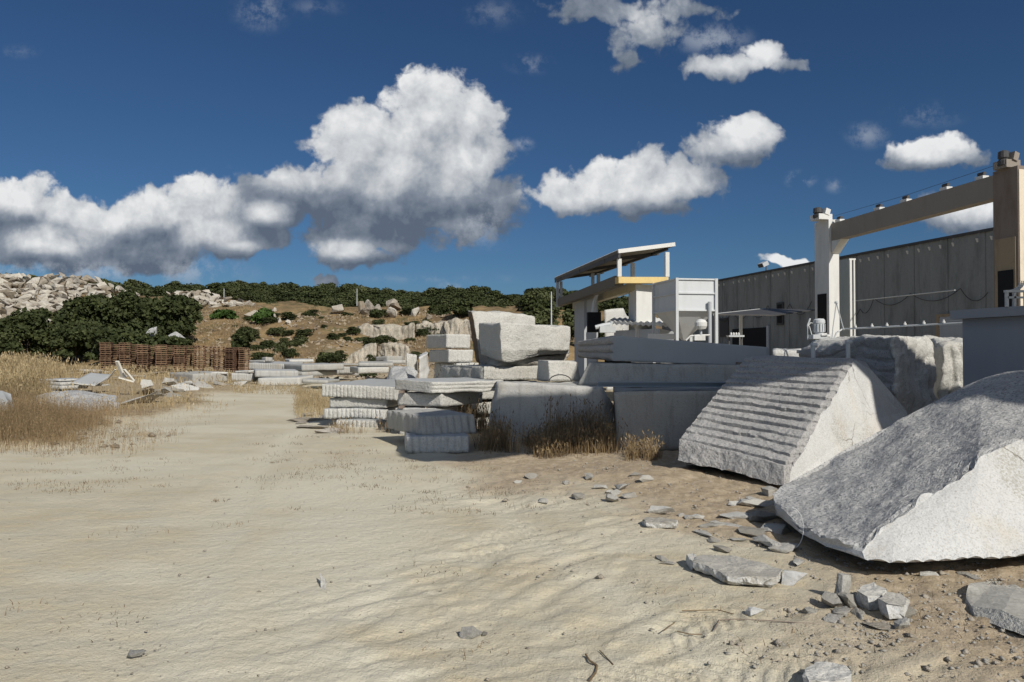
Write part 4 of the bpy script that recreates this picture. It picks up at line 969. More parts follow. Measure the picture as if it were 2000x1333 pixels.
# ---------------------------------------------------------------- yard slabs and blocks in the middle distance
gr = 'slabs laid out across the far yard'
def far(label, pl, pr, Y, pyt, pyb, depth=1.6, Yr_=None, fl=(12,.03), **k):
    rj = random.Random(int(pl*7+Y)); Yr_ = (Yr_ or Y)+rj.uniform(-.9, .9); k.setdefault('dzr', rj.uniform(-.07, .05)); k.setdefault('dzb', rj.uniform(-.04, .08)); k.setdefault('skew', rj.uniform(-.5, .5)); k.setdefault('mats', rj.choice(([M['split'], M['sawn']], [M['block'], M['sawn']], [M['block'], M['block']])))
    zt = mz(pyt, Y); zb = max(0, mz(pyb, Y)); slab(label, pl, Y, pr, Yr_, depth, zt, zt-zb, flute=fl, res=.11, chip=.02, rough=.007, group=k.pop('group', gr), **k)
far('white slab resting on another at the end of the sand track', 499, 583, 36, 724, 737, 1.6, seed=201, fl=None)
far('lower white block under the white slab at the end of the track', 503, 585, 35.6, 739, 755, 1.6, seed=202, fl=None)
far('pale slab with a stained front, left of the white pair', 452, 496, 37, 729, 745, 1.5, seed=203)
far('thin slab lying on the stained slab left of the white pair', 458, 488, 37.4, 725, 728.5, 1.2, seed=204, fl=None)
far('ribbed long slab end below the rightmost pallets', 377, 447, 38, 731, 752, 2.5, 40, seed=205, fl=(24,.04))
far('narrow white strip on the ribbed slab below the pallets', 414, 446, 39, 727, 731, 1, seed=206, fl=None)
far('long low slab just right of the pallets', 486, 562, 47, 709, 722, 3, seed=207, fl=(22,.04))
far('small white cube on the long low slab right of the pallets', 511, 519, 48, 698.5, 707, .5, seed=208, fl=None)
far('thin pale slab on the long low slab right of the pallets', 517, 536, 47.5, 704, 708, 1.5, seed=209, fl=None)
far('reddish-edged thin slab at the foot of the hill', 565, 613, 50, 703, 709, 2.0, seed=210)
far('dark-gapped grey slab left of centre', 590, 672, 38, 713, 725, 3, 40, seed=211, fl=None)
far('lower grey slab left of centre with a black gap above', 592, 664, 37.5, 727, 737, 2.5, 39.5, seed=212, fl=None)
far('fluted grey slab end right of the dark-gapped slab', 625, 690, 40, 716, 730, 3, 42, seed=213, fl=(16,.04))
far('thin slab on top behind the dark-gapped slab', 628, 660, 43, 710, 713.5, 2, seed=214, fl=None)
far('long slab at the foot of the fluted quarry wall', 700, 768, 39, 709, 716, 3, 40, seed=215, fl=None)
far('white slab below the long slab at the quarry wall', 700, 760, 38.5, 718, 730, 2.2, 39.5, seed=216, fl=None)
far('bluish broken block before the quarry wall', 733, 757, 44, 697, 707, 1.2, seed=217, fl=None)
far('pinkish slab right of the bluish broken block', 757, 793, 43, 704, 711, 1.5, seed=218, fl=None)
far('pale low slab left of the pale boulder', 668, 702, 44, 722, 733, 1.8, seed=219, fl=None)
far('flat pale slab in the grass below the topmost left slab', 590, 640, 33, 741, 748, 2, seed=220, fl=None)
stone('granite_block', [XZ(797,28,0), XZ(816,28.4,0), XZ(812,29.5,0), XZ(795,29.5,0), XZ(795,28,mz(691,28)), XZ(815,28.4,mz(694,28.4)), XZ(812,29.5,mz(694,29)), XZ(797,29.5,mz(692,29))], [M['split']], 'upright pale block behind the wide white pile', seed=230, res=.1, rough=.03, group='upright blocks behind the piles', flute={'front':(4,.05)})
stone('granite_block', [XZ(818,28,0), XZ(833,28.6,0), XZ(832,29.5,0), XZ(816,29.5,0), XZ(820,28,mz(697,28)), XZ(833,28.6,mz(690,28.6)), XZ(832,29.5,mz(690,29)), XZ(818,29.5,mz(694,29))], [M['white']], 'upright white block with a pointed corner, next to the dark weeds', seed=231, res=.1, rough=.05, group='upright blocks behind the piles')
loft('granite_boulder', [[XZ(742,25,0), XZ(744,24.9,.25), XZ(744,25.4,.5), XZ(744,26.2,0)], [XZ(765,24,0), XZ(765,24,.6), XZ(765,25.5,mz(720,25.5)), XZ(765,27,0)],
     [XZ(795,23.8,0), XZ(795,23.9,.7), XZ(795,25.5,mz(714,25.5)), XZ(795,27,0)], [XZ(814,24.5,0), XZ(814,24.6,.5), XZ(812,25.5,mz(722,25.5)), XZ(814,26.5,0)]], [M['dark']],
     'rounded grey boulder with dark cracks behind the wide white pile', 'boulder', res=.14, rough=.12, seed=9)

# left side: stacks and debris in the grass
gr = 'thin slabs stacked in the left grass'
for i, (a, b_, pt, pb, Y) in enumerate(((116,150,745,748.5,27.5),(120,152,750,756,27.3),(122,150,757,764,27.2),(125,156,768,772,27))):
    slab(f'pale slab in the low stack in the left grass, {("topmost","second from top","third from top","lowest")[i]}', a, Y, b_+26, Y+1.0, 1.5, mz(pt, Y)+.06, max(.07, (pb-pt)/F*Y), flute=None, res=.1, seed=240+i, group=gr, rough=.012)
slab('smooth grey slab tilted on top of the low stack in the left grass', 138, 26.8, 186, 26.9, 1.6, .52, .05, flute=None, res=.1, seed=246, group=gr, dzr=-.08, dzb=.35)
slab('white flat slab sticking out right of the low stack in the left grass', 180, 27.4, 215, 27.8, 1.2, .42, .05, flute=None, res=.1, seed=247, group=gr)
loft('granite_boulder', [[XZ(45,20.5,0), XZ(46,20.6,.10), XZ(50,21.5,.16), XZ(50,22.2,0)], [XZ(100,20,0), XZ(100,20,.28), XZ(95,21.5,.50), XZ(95,23,0)], [XZ(180,20,0), XZ(180,20,.30), XZ(170,21.8,.45), XZ(170,23.3,0)],
     [XZ(232,20.5,0), XZ(232,20.5,.20), XZ(225,21.8,.38), XZ(225,23,0)]], [M['dark']], 'long flat grey rock half hidden in the dry grass on the left', 'rock', res=.12, rough=.06, seed=19)
loft('granite_boulder', [[XZ(-90,15,0), XZ(-90,15,.75), XZ(-80,16,.85), XZ(-80,17,0)], [XZ(15,15.3,0), XZ(15,15.3,.62), XZ(5,16,.80), XZ(5,17,0)], [XZ(29,15.6,0), XZ(27,15.6,.45), XZ(22,16,.72), XZ(22,16.8,0)]], [M['sawn']],
     'smooth grey stone cut off by the left edge', 'rock', res=.1, rough=.02, seed=23)
def tiltbox(c, d, rot, name, mat, label, cat, group=None):
    M3 = Matrix.Rotation(rot[2], 3, 'Z') @ Matrix.Rotation(rot[1], 3, 'Y') @ Matrix.Rotation(rot[0], 3, 'X')
    V = [np.array(Vector(c)+M3@Vector((x*d[0]/2, y*d[1]/2, z*d[2]/2))) for z in (-1,1) for x, y in ((-1,-1),(1,-1),(1,1),(-1,1))]
    return stone(name, V, [mat], label, cat, group, res=max(.05, max(d)/14), rough=.012, chip=.02, seed=int(abs(c[0]*13+c[1]*7)))
for (a, b_, w_, lb) in (((229,706),(243,738),.13,'longest, leaning left'), ((243,722),(262,744),.10,'leaning right'), ((226,722),(210,742),.05,'thin grey one, slanting down to the left'), ((232,738),(262,746),.09,'lowest, lying flat')):
    Y = 26.5; p = W(a[0], a[1], Y); q_ = W(b_[0], b_[1], Y+.3)
    MB().beam(p, q_, w_, w_*.6).build('broken_board', M['wood'], label=f'bleached broken board in the left grass, {lb}', cat='board', group='broken boards in the left grass')
dl = [(290,748,27,(.8,.7,.45),'grey block with a flat top'), (283,742,28.5,(.5,.5,.6),'bluish upright stone'), (293,757,26,(.9,.7,.35),'pale low stone'), (318,756,27,(.9,.7,.4),'darker stone'),
      (340,748,29,(1.3,.9,.3),'leaning flat stone'), (358,746,30,(1.2,.9,.3),'long slanting stone'), (333,733,33,(.7,.5,.5),'squared grey stone standing up'), (375,750,31,(1.2,.8,.45),'rough stone at the ribbed slab'),
      (395,752,33,(1.1,.7,.3),'flat stone below the ribbed slab'), (430,752,35,(1.2,.8,.3),'low stone below the ribbed slab'), (468,752,34,(.9,.7,.3),'rubble stone left of the white pair'), (305,765,24.5,(.8,.6,.25),'low weathered stone'),
      (270,778,22,(1.2,.8,.25),'flat stone beside the verge'), (325,763,25,(.9,.6,.2),'flat pale stone beside the verge')]
for i, (px_, py_, Y, d, lb) in enumerate(dl):
    rock('loose_stone', XZ(px_, Y, Hp((px_-1000)/F*Y, Y)-.02+ (0.12 if i in (1,) else 0)), d, 300+i, M['chip'], f'{lb} in the line of rubble left of the track', 'stone', 'rubble stones left of the track', flat=.7)
for i, (px_, py_, d) in enumerate(((165,700,(3,2,.5)), (135,712,(3.5,2,.4)), (60,712,(2.5,1.5,.7)), (110,722,(2.5,1.5,.3)), (200,722,(3,2,.3)), (150,726,(2.4,1.5,.3)), (250,735,(2,1.5,.4)), (310,728,(1.5,1,.4)))):
    Y = min(55, EYE*F/(py_+8-HZ)); rock('flat_stone', XZ(px_, Y, .15), d, 330+i, M['waste'], 'pale flat stone showing through the dry grass in front of the dark bushes', 'stone', 'flat stones in the left grass', flat=.45, rot=(0,0,i))

# ---------------------------------------------------------------- pallets
b = MB()
for k in range(7): b.box((-.53+k*.177, 0, .131), (.11, .8, .026))
for x in (-.53, 0, .53): b.box((x, 0, .012), (.11, .8, .024))
for y in (-.35, 0, .35): b.box((0, y, .071), (1.19, .08, .094))
m = Mt('pallet_shade', .9); m.col((.07,.038,.025))  # stringers darkened: shade between the boards put into their colour
pal0 = b.build('pallet', [M['pallet'], m.m], origin=(0,0,0)); nb_ = len(pal0.data.polygons)
for p_ in pal0.data.polygons: p_.material_index = 1 if .03 < p_.center.z+0 < .10 else 0
pal0['category'] = 'pallet'; pal0['group'] = 'wooden pallets stacked in a row'
first = True; ordn = ['first','second','third','fourth','fifth','sixth','seventh','eighth','ninth']
rp_ = random.Random(4)
stacks = [(206,669,16,0),(243,670,16,0),(279,674,16,0),(313,674,16,0),(350,676,16,0),(388,675,16,0),(427,677,16,0),(458,679,16,0),(476,680,15,0),
          (225,673,12,1),(261,673,12,1),(298,676,12,1),(332,675,12,1),(369,676,12,1),(407,677,12,1)]
for si, (px_, pt, n, rowi) in enumerate(stacks):
    Y = 57.5 + (1.5 if rowi else 0) - (px_-200)/290*2; x = (px_+(-3 if rowi == 0 else 0)-1000)/F*Y; zt = mz(pt, Y)
    g0_ = Hp(x, Y); n = max(3, min(17, int((zt-g0_)/.144))) if rowi == 0 else min(n, 11)
    rz_ = R(90+(22 if si != 7 else -25)) + rp_.uniform(-.05, .05)
    for k in range(n):
        o = pal0 if first else pal0.copy()
        if not first: sc.collection.objects.link(o)
        first = False
        z = zt-.144*(k+1)
        o.location = (x+rp_.uniform(-.03,.03), Y+.4+rp_.uniform(-.03,.03), z); o.rotation_euler = (0, 0, rz_+rp_.uniform(-.04,.04))
        where = f'{ordn[si]} front stack of the row, counted from the left' if rowi == 0 else f'{ordn[si-9]} stack of the back row, counted from the left'
        o['label'] = (f'topmost pallet of the {where}' if k == 0 else f'wooden pallet in the {where}')

# ---------------------------------------------------------------- hillside: quarry faces, boulders, waste heaps
def face(label, pts, seed, depth=3, Yb=2.0):
    (a, Ya, ta, ba), (c, Yc, tc_, bc) = pts
    z = lambda py, Y: mz(py, Y)
    C = [XZ(a,Ya,z(ba,Ya)), XZ(c,Yc,z(bc,Yc)), XZ(c,Yc+depth,z(bc,Yc)), XZ(a,Ya+depth,z(ba,Ya)), XZ(a,Ya+Yb*.2,z(ta,Ya)), XZ(c,Yc+Yb*.2,z(tc_,Yc)), XZ(c,Yc+depth,z(tc_,Yc)), XZ(a,Ya+depth,z(ta,Ya))]
    def hk(V, V0): 
        f = V0[:,1] < (Ya+Yc)/2+depth*.4; V[:,1] += fbm(V0, .35, 3, seed)*.5; V[:,2] += fbm(V0, .5, 3, seed+4)*.45; return V
    return stone('quarry_face', C, [M['face']], label, 'rock face', seed=seed, res=.28, rough=.10, chip=.3, flute={'front':(max(6, int(abs(C[1][0]-C[0][0])*1.3)), .07)}, hook=hk)
face('pale drilled rock wall high in the middle of the quarry hill', ((700,80,640,668),(810,78,633,682)), 401, 5)
face('streaked fluted rock wall low in the middle, right above the slabs', ((664,66,705,716),(735,66,676,716)), 402, 4)
face('brown fluted rock wall right of the streaked low wall', ((735,66.3,672,716),(800,65,682,714)), 403, 4)
face('upper brown rock wall right of the pale drilled wall', ((812,79,636,700),(868,78,626,700)), 404, 6)
face('pale fluted wall end beside the leaning plate', ((866,77,626,700),(925,76,626,700)), 405, 6)
def hillrock(px_, py_, wpx, hpx, Y, seed, label, group=None, mat='waste', flat=.9, name='boulder'):
    if not label.startswith('grey boulder peeking'): Y = solveY(px_, py_+hpx/2-1) or Y
    w_ = wpx/F*Y/1.0; h_ = hpx/F*Y/(.95*flat)
    x = (px_-1000)/F*Y; rock(name, (x, Y, mz(py_+hpx/2, Y)), (w_*1.05, w_*.9, h_), seed, M[mat], label, 'boulder', group, flat=flat)
gr = 'boulders on top of the quarry hill'
for i, a in enumerate([(664,606,28,17,88,'grey boulder left, below the wood'), (712,601,22,24,86,'leaning slab-like boulder of the middle cluster'), (722,599,20,20,85,'tilted flat boulder of the middle cluster'), (716,611,30,14,84.5,'long low boulder of the middle cluster'),
    (738,603,14,16,85,'small upright boulder of the middle cluster'), (765,594,26,16,88,'grey boulder on top of the right cluster'), (773,601,28,14,86,'pinkish round boulder of the right cluster'), (765,613,22,20,85,'lower boulder of the right cluster'),
    (813,608,20,20,86,'pointed pale boulder standing alone'), (745,612,14,10,84,'small boulder between the clusters'), (548,626,18,9,92,'pale low boulder at the wood edge'), (536,622,8,14,92,'narrow upright stone at the wood edge'), (561,630,12,9,90,'rounded pale stone at the wood edge'),
    (500,617,40,16,95,'long pale sloping stone left of the wood edge'), (537,606,10,8,97,'small grey stone in the bushes'), (838,620,14,10,84,'brown stone right of the pointed boulder')]):
    hillrock(*a[:5], 420+i, a[5]+' on the quarry hill', gr)
hillrock(302,650,24,16,71.2, 450, 'grey boulder peeking through the dark bushes above the pallets, left one', 'boulders in the dark bushes', 'dark')
hillrock(346,658,28,16,70.2, 451, 'grey boulder peeking through the dark bushes above the pallets, right one', 'boulders in the dark bushes', 'dark')

hr = random.Random(12); wm_ = [M['waste']]
top = lambda px_: np.interp(px_, [-60,0,60,100,150,175,200,230,255,268], [536,536,540,537,540,538,552,562,572,580])
n = 0
cand = []
for i in range(2600):
    px_ = hr.uniform(-70, 268); t = top(px_); py_ = t + (hr.random()**.9)*(640-t)
    if px_ > 90 and py_ > 612-(px_-90)*.15: continue
    cand.append((px_, py_))
kept = []
for c_ in cand:
    if all((c_[0]-k[0])**2/1.3+(c_[1]-k[1])**2*1.6 > 62 for k in kept): kept.append(c_)
kept = kept[:290]
for (px_, py_) in kept:
    t = top(px_); f_ = (py_-t)/(640-t); Y = 116-f_*28 + hr.uniform(-1,1); s_ = hr.uniform(.9, 1.55)
    d = (s_*hr.uniform(1.0,1.9), s_*hr.uniform(.8,1.3), s_*hr.uniform(.6,1.1))
    rock('waste_block', XZ(px_, Y, mz(py_, Y)-d[2]*.35), d, hr.randrange(1000), M['waste'], 'pale angular granite block in the big waste heap on the left hillside', 'waste block', 'blocks of the big waste heap', flat=.8,
         rot=(hr.uniform(-.7,.7), hr.uniform(-.7,.7), hr.uniform(0,6.28)))
# body of the heap under the blocks
V = []; npx = 34; ns = 14
for i in range(npx):
    px_ = -75+i*(350/(npx-1)); t = float(top(px_))+6
    for j in range(ns):
        f_ = j/(ns-1); py_ = t+f_*(660-t); Y = 117.5-f_*28; V.append(XZ(px_, Y, mz(py_, Y)-.9))
    V.append(XZ(px_, 132, -3.0))
V = np.array(V); V += vfbm(V, .5, 3, 8)*.45
m_ = ns+1; Fc = [[i*m_+j, i*m_+j+1, (i+1)*m_+j+1, (i+1)*m_+j] for i in range(npx-1) for j in range(ns)]
mk('waste_rubble', V, Fc, M['brown'], label='dark small rubble filling the gaps of the big waste heap', cat='rubble', kind='stuff')
top2 = lambda px_: np.interp(px_, [330,350,400,440,470,500], [572,571,570,584,590,600])
kept = []
for i in range(700):
    px_ = hr.uniform(328, 512); t = top2(px_); py_ = t+hr.random()*(26 if px_ < 440 else 16)
    if all((px_-k[0])**2/1.6+(py_-k[1])**2*1.8 > 30 for k in kept): kept.append((px_, py_))
for (px_, py_) in kept[:110]:
    t = top2(px_); Y = 112-(py_-t)*.25+ (0 if px_ < 440 else -6); s_ = hr.uniform(.7, 1.2)
    rock('waste_block', XZ(px_, Y, mz(py_, Y)-.3*s_), (s_*1.6, s_*1.1, s_*.8), hr.randrange(1000), M['waste'], 'pale granite block in the small waste heap right of the dark trees', 'waste block', 'blocks of the small waste heap', flat=.8,
         rot=(hr.uniform(-.6,.6), hr.uniform(-.6,.6), hr.uniform(0,6.28)))
# small broken stone strewn over the slope: one mass
V = []; Fc = []
tet = np.array([(0,0,1),(.9,0,-.3),(-.5,.8,-.3),(-.5,-.8,-.3)])
for i in range(2600):
    px_ = hr.uniform(380, 920); Y = hr.uniform(60, 96) if hr.random() < .8 else hr.uniform(45, 62)
    x = (px_-1000)/F*Y; s_ = hr.uniform(.06, .30)**1.0; A3 = np.array(Matrix.Rotation(hr.uniform(0,6), 3, 'Z') @ Matrix.Rotation(hr.uniform(0,3), 3, 'X'))
    b0 = len(V); V += list((tet*s_*np.array((1.4,1,.8)))@A3.T + np.array((x, Y, Hp(x, Y)+.03))); Fc += [[b0,b0+1,b0+2],[b0,b0+2,b0+3],[b0,b0+3,b0+1],[b0+1,b0+3,b0+2]]
mk('hill_rubble', V, Fc, M['scree'], label='small broken stones strewn over the quarry slope', cat='rubble', kind='stuff')

# ---------------------------------------------------------------- foliage
def leaves(n, blobs, size, seed, squash=1.0):
    r = np.random.default_rng(seed); w_ = np.array([b_[3]*b_[4]*b_[5] for b_ in blobs])**(2/3); w_ = w_/w_.sum()
    bi = r.choice(len(blobs), n, p=w_); B_ = np.array(blobs)[bi]
    d = r.normal(size=(n, 3)); d /= np.linalg.norm(d, axis=1)[:,None]; d[:,2] = np.where(d[:,2] < -.5, -d[:,2], d[:,2])
    rad = (r.random(n)**.35)[:,None]; C = B_[:, :3]+d*rad*B_[:, 3:6]
    lump = fbm(C+seed, 2.2/ B_[:,3].mean(), 2, seed); C = C + d*(lump*.22)[:,None]*B_[:,3:6]
    a = r.normal(size=(n, 3)); a /= np.linalg.norm(a, axis=1)[:,None]; bb_ = np.cross(a, d+r.normal(size=(n,3))*.5); bb_ /= np.linalg.norm(bb_, axis=1)[:,None]
    s_ = size*(.6+.8*r.random(n))[:,None]
    V = np.stack([C-a*s_-bb_*s_*.6, C+a*s_*.7-bb_*s_*.7, C+a*s_+bb_*s_*.6, C-a*s_*.6+bb_*s_*.7], 1).reshape(-1, 3)
    return V, np.arange(n*4).reshape(-1, 4)
def crownblobs(seed, n=9, w_=1.0, h=1.0, low=.25):
    r = random.Random(seed); L_ = [(0,0,h*.55,.40*w_,.40*w_,.36*h)]
    for i in range(n):
        t = r.uniform(0, 6.28); q_ = r.uniform(.2,.42)*w_; z = r.uniform(low, .85)*h; s_ = r.uniform(.16,.27)
        L_.append((q_*math.cos(t)*(1.15-z/h*.5), q_*math.sin(t)*(1.15-z/h*.5), z, s_*w_, s_*w_, s_*h*.8))
    return L_
def limbs(seed, h=1.0, w_=1.0):
    r = random.Random(seed); b = MB(); b.tube([(0,0,-.1),(.01,.0,.25*h),(0,.01,.5*h)], .045, 6, .02)
    for i in range(4):
        t = i*1.57+r.uniform(0,1); b.tube([(0,0,.2*h),(.15*w_*math.cos(t), .15*w_*math.sin(t), .42*h),(.3*w_*math.cos(t), .3*w_*math.sin(t), .6*h)], .022, 5, .006)
    return b
def tree_proto(seed, nleaf, size, mat, low=.25, w_=1.0):
    root = bpy.data.objects.new('evergreen_tree', None); sc.collection.objects.link(root); root['_o'] = [0.,0.,0.]
    V, Fc = leaves(nleaf, crownblobs(seed, 11, w_, 1.0, low), size, seed)
    mk('crown', V, Fc, mat, root); limbs(seed, 1, w_).build('trunk', M['bark'], root); return root
protos = [tree_proto(500+i, 2600, .035, M['leaf'] if i % 3 else M['leaf3'], .25, (1.0,1.2,.9,1.1,1.3,1.0)[i]) for i in range(6)]
used = [False]*6
def put_tree(pi, loc, sx, sz, label, group, name=None, cat='tree', rz=0):
    if used[pi]: o = copy_tree(protos[pi])
    else: o = protos[pi]; used[pi] = True
    o.location = loc; o.scale = (sx, sx, sz); o.rotation_euler = (0,0,rz); props(o, label, cat, group)
    if name: o.name = name
    return o
sky_px = [-80,0,30,60,190,205,240,270,285,300,315,330,365,400,415,450,480,520,540,560,600,620,660,700,740,780,820,860,900,925,950,1000,1030,1060,1090,1130,1180,1240]
sky_py = [530,530,531,537,540,541,548,545,546,560,556,548,550,556,554,545,547,546,552,549,556,549,552,553,557,564,568,562,553,557,564,573,570,556,560,566,572,580]
tr_ = random.Random(77)
px_ = -60
LB1 = 'dark evergreen tree of the wood along the skyline ridge'
while px_ < 1240:
    for Y, dp in ((172, 0), (158, 7), (146, 13)):
        if px_ < 190 and dp: continue
        p = px_+tr_.uniform(-6, 6); x = (p-1000)/F*Y; g0_ = Hp(x, Y)
        tp = float(np.interp(p, sky_px, sky_py))+dp+tr_.uniform(0, 5)
        zt = mz(tp, Y); h_ = max(3.2, zt-g0_); w_ = tr_.uniform(4.5, 6.5)
        put_tree(tr_.randrange(6), (x, Y, zt-h_*1.02), w_, h_, LB1, 'trees of the skyline wood', rz=tr_.uniform(0,6))
    px_ += tr_.uniform(17, 24)
LB2 = 'lower evergreen bush at the front edge of the skyline wood'
lowpx = [300,330,385,440,500,520,545,600,640,660,700,760,800,850,900,960,1000,1040,1080,1120]
lowpy = [580,575,560,570,590,600,628,630,615,606,600,600,606,600,598,605,600,610,610,612]
for k in range(190):
    p = tr_.uniform(505, 1130) if k < 160 else tr_.uniform(270, 500)
    Y = tr_.uniform(102, 138); x = (p-1000)/F*Y
    lim = float(np.interp(p, lowpx, lowpy)); tpmin = float(np.interp(p, sky_px, sky_py))+14
    if lim-12 < tpmin: continue
    tp = tr_.uniform(tpmin, lim-9); hpx = tr_.uniform(22, 34); Y = 138-36*(tp-tpmin)/max(8, lim-tpmin); x = (p-1000)/F*Y
    g0_ = Hp(x, Y); zt = mz(tp, Y); h_ = max(2.6, min(6, zt-g0_)); w_ = tr_.uniform(3.6, 5.2)
    put_tree(tr_.randrange(6), (x, Y, zt-h_), w_, h_, LB2, 'bushes below the skyline wood', 'evergreen_bush', 'bush', tr_.uniform(0,6))
for k in range(34):
    p = tr_.uniform(1035, 1245); Y = tr_.uniform(70, 128) if k > 12 else tr_.uniform(118, 140); x = (p-1000)/F*Y; h_ = tr_.uniform(2.4, 4.2); g0_ = Hp(x, Y)
    zt = min(g0_+h_, mz(float(np.interp(p, sky_px, sky_py))+8, Y)); put_tree(tr_.randrange(6), (x, Y, zt-h_), tr_.uniform(3.4, 5), h_, 'evergreen bush on the hillside seen under and beside the canopy', 'bushes behind the canopy', 'evergreen_bush', 'bush', tr_.uniform(0,6))
# individual nearer trees and bushes
def tree_at(name, px0, px1, pyt, pyb, Y, seed, label, mat='leaf', n=9000, low=.1, group=None, cat='tree', size=None, nb=16):
    if name == 'mound_bush': Y = solveY((px0+px1)/2, pyb-2, 30 if Y < 58 else 58) or Y
    w_ = (px1-px0)/F*Y; h_ = (pyb-pyt)/F*Y; zb = mz(pyb, Y); x = ((px0+px1)/2-1000)/F*Y
    r = empty(name, (x, Y, zb), label, cat, group)
    bl = crownblobs(seed, nb, 1, 1, low); V, Fc = leaves(n, bl, 1, seed); 
    s_ = size or .0022*Y
    C = V.reshape(-1,4,3); c = C.mean(1, keepdims=True); C = c*np.array((w_, min(w_, h_*1.6), h_)) + (C-c)*s_
    mk('crown', C.reshape(-1,3)+np.array((x, Y, zb)), Fc, M[mat], r)
    b = limbs(seed, h_, w_); b.v = [(p[0]+x, p[1]+Y, p[2]+zb) for p in b.v]; b.build('trunk', M['bark'], r); return r
gg = 'dark trees left behind the pallets'
tree_at('evergreen_tree', 12, 95, 598, 700, 70, 611, 'dark tree at the far left below the big waste heap', n=11000, group=gg)
tree_at('evergreen_tree', 104, 192, 634, 705, 69, 612, 'low spreading dark tree second from the left below the waste heap', n=11000, group=gg)
tree_at('evergreen_tree', 120, 262, 580, 700, 73, 613, 'broad dark tree in the middle of the clump, its crown before the waste heap', n=17000, group=gg)
tree_at('evergreen_tree', 212, 330, 570, 690, 75, 614, 'tall dark tree between the two waste heaps', n=15000, group=gg)
tree_at('evergreen_tree', 275, 390, 574, 680, 74, 615, 'rounded dark tree at the right end of the clump, before the brown slope', n=15000, group=gg)
tree_at('evergreen_bush', 180, 290, 640, 705, 66, 616, 'dark low bush behind the left half of the pallets', n=9000, group='bushes behind the pallets', cat='bush')
tree_at('evergreen_bush', 270, 385, 660, 704, 66, 617, 'dark low bush behind the middle of the pallets', n=7000, group='bushes behind the pallets', cat='bush')
tree_at('evergreen_bush', -40, 40, 625, 700, 68, 618, 'dark bush at the left edge of the photo', n=8000, group='bushes behind the pallets', cat='bush')
tree_at('round_bush', 459, 496, 638, 683, 63, 619, 'small round dark bush standing alone above the right end of the pallets', n=3500, cat='bush')
tree_at('mound_bush', 413, 458, 606, 624, 88, 620, 'flat bright green bush on the dry grass slope', 'leaf2', 2500, cat='bush')
tree_at('mound_bush', 497, 534, 602, 634, 88, 621, 'bright green bush left of the wood edge on the slope', 'leaf2', 2500, cat='bush')
tree_at('mound_bush', 536, 560, 671, 690, 75, 622, 'small faded green shrub in the middle of the brown slope', 'leaf3', 900, cat='bush')
tree_at('mound_bush', 622, 650, 691, 712, 56, 623, 'small dark shrub at the foot of the slope behind the slabs', 'leaf3', 1400, cat='bush')
tree_at('mound_bush', 696, 735, 722, 740, 30, 624, 'low olive shrub before the long slab at the quarry wall', 'leaf3', 1500, cat='bush')
tree_at('mound_bush', 722, 746, 606, 622, 83, 625, 'dark shrub inside the middle boulder cluster', 'leaf', 900, cat='bush')
tree_at('mound_bush', 786, 812, 598, 616, 86, 626, 'green shrub left of the pointed boulder', 'leaf3', 900, cat='bush')
tree_at('mound_bush', 838, 880, 596, 618, 92, 627, 'dark shrub on the hill right of the pointed boulder', 'leaf', 1500, cat='bush')
tree_at('mound_bush', 880, 925, 588, 622, 90, 628, 'dark shrub on the hill left of the leaning plate', 'leaf', 1800, cat='bush')
tree_at('mound_bush', 1040, 1085, 590, 625, 62, 629, 'dark shrub on the hill right of the big rough block', 'leaf', 1800, cat='bush')
for i in range(80):
    p = tr_.uniform(440, 900); Y = tr_.uniform(66, 92); x = (p-1000)/F*Y; h_ = tr_.uniform(.35, 1.15)
    put_tree(tr_.randrange(6), (x, Y, Hp(x, Y)-.15), h_*1.7, h_, 'small scrubby bush scattered on the brown quarry slope', 'small bushes on the slope', 'scrub_bush', 'bush', tr_.uniform(0,6))
# poles
for (px_, t, b0, Y, lb) in ((1077,570,620,62,'right, beside the canopy'), (697,564,584,105,'middle, in front of the wood'), (437,564,584,108,'left, above the small waste heap')):
    b = MB(); b.tube([W(px_, b0, Y)-np.array((0,0,1)), W(px_, t, Y)], .06, 6, .04); pr = b.build('utility_pole', M['gsteel'], label=f'thin bare pole, {lb}', cat='pole', group='thin poles on the hill')

# ---------------------------------------------------------------- dry grass and weeds
def blades(pts, hgt, wid, seed, lean=.35, seg=3):
    r = np.random.default_rng(seed); n = len(pts); t = r.random(n)*6.28; ln = r.random(n)*lean+.02
    h = hgt*(.55+.6*r.random(n)); dx = np.cos(t); dy = np.sin(t); px2 = -dy; py2 = dx; face_t = r.random(n)*6.28
    wx, wy = np.cos(face_t), np.sin(face_t); rows = []
    for k in range(seg+1):
        f_ = k/seg; c = np.stack([pts[:,0]+dx*h*ln*f_**2, pts[:,1]+dy*h*ln*f_**2, pts[:,2]+h*f_*(1-.25*ln*f_)], 1); w2 = wid*(1-f_*.8)
        rows += [c-np.stack([wx*w2, wy*w2, 0*w2], 1), c+np.stack([wx*w2, wy*w2, 0*w2], 1)]
    V = np.stack(rows, 1).reshape(-1, 3); m_ = 2*(seg+1); base = np.arange(n)[:,None]*m_
    Fq = np.concatenate([base+np.array([[2*k, 2*k+1, 2*k+3, 2*k+2]]) for k in range(seg)], 1).reshape(-1, 4)
    return V, Fq
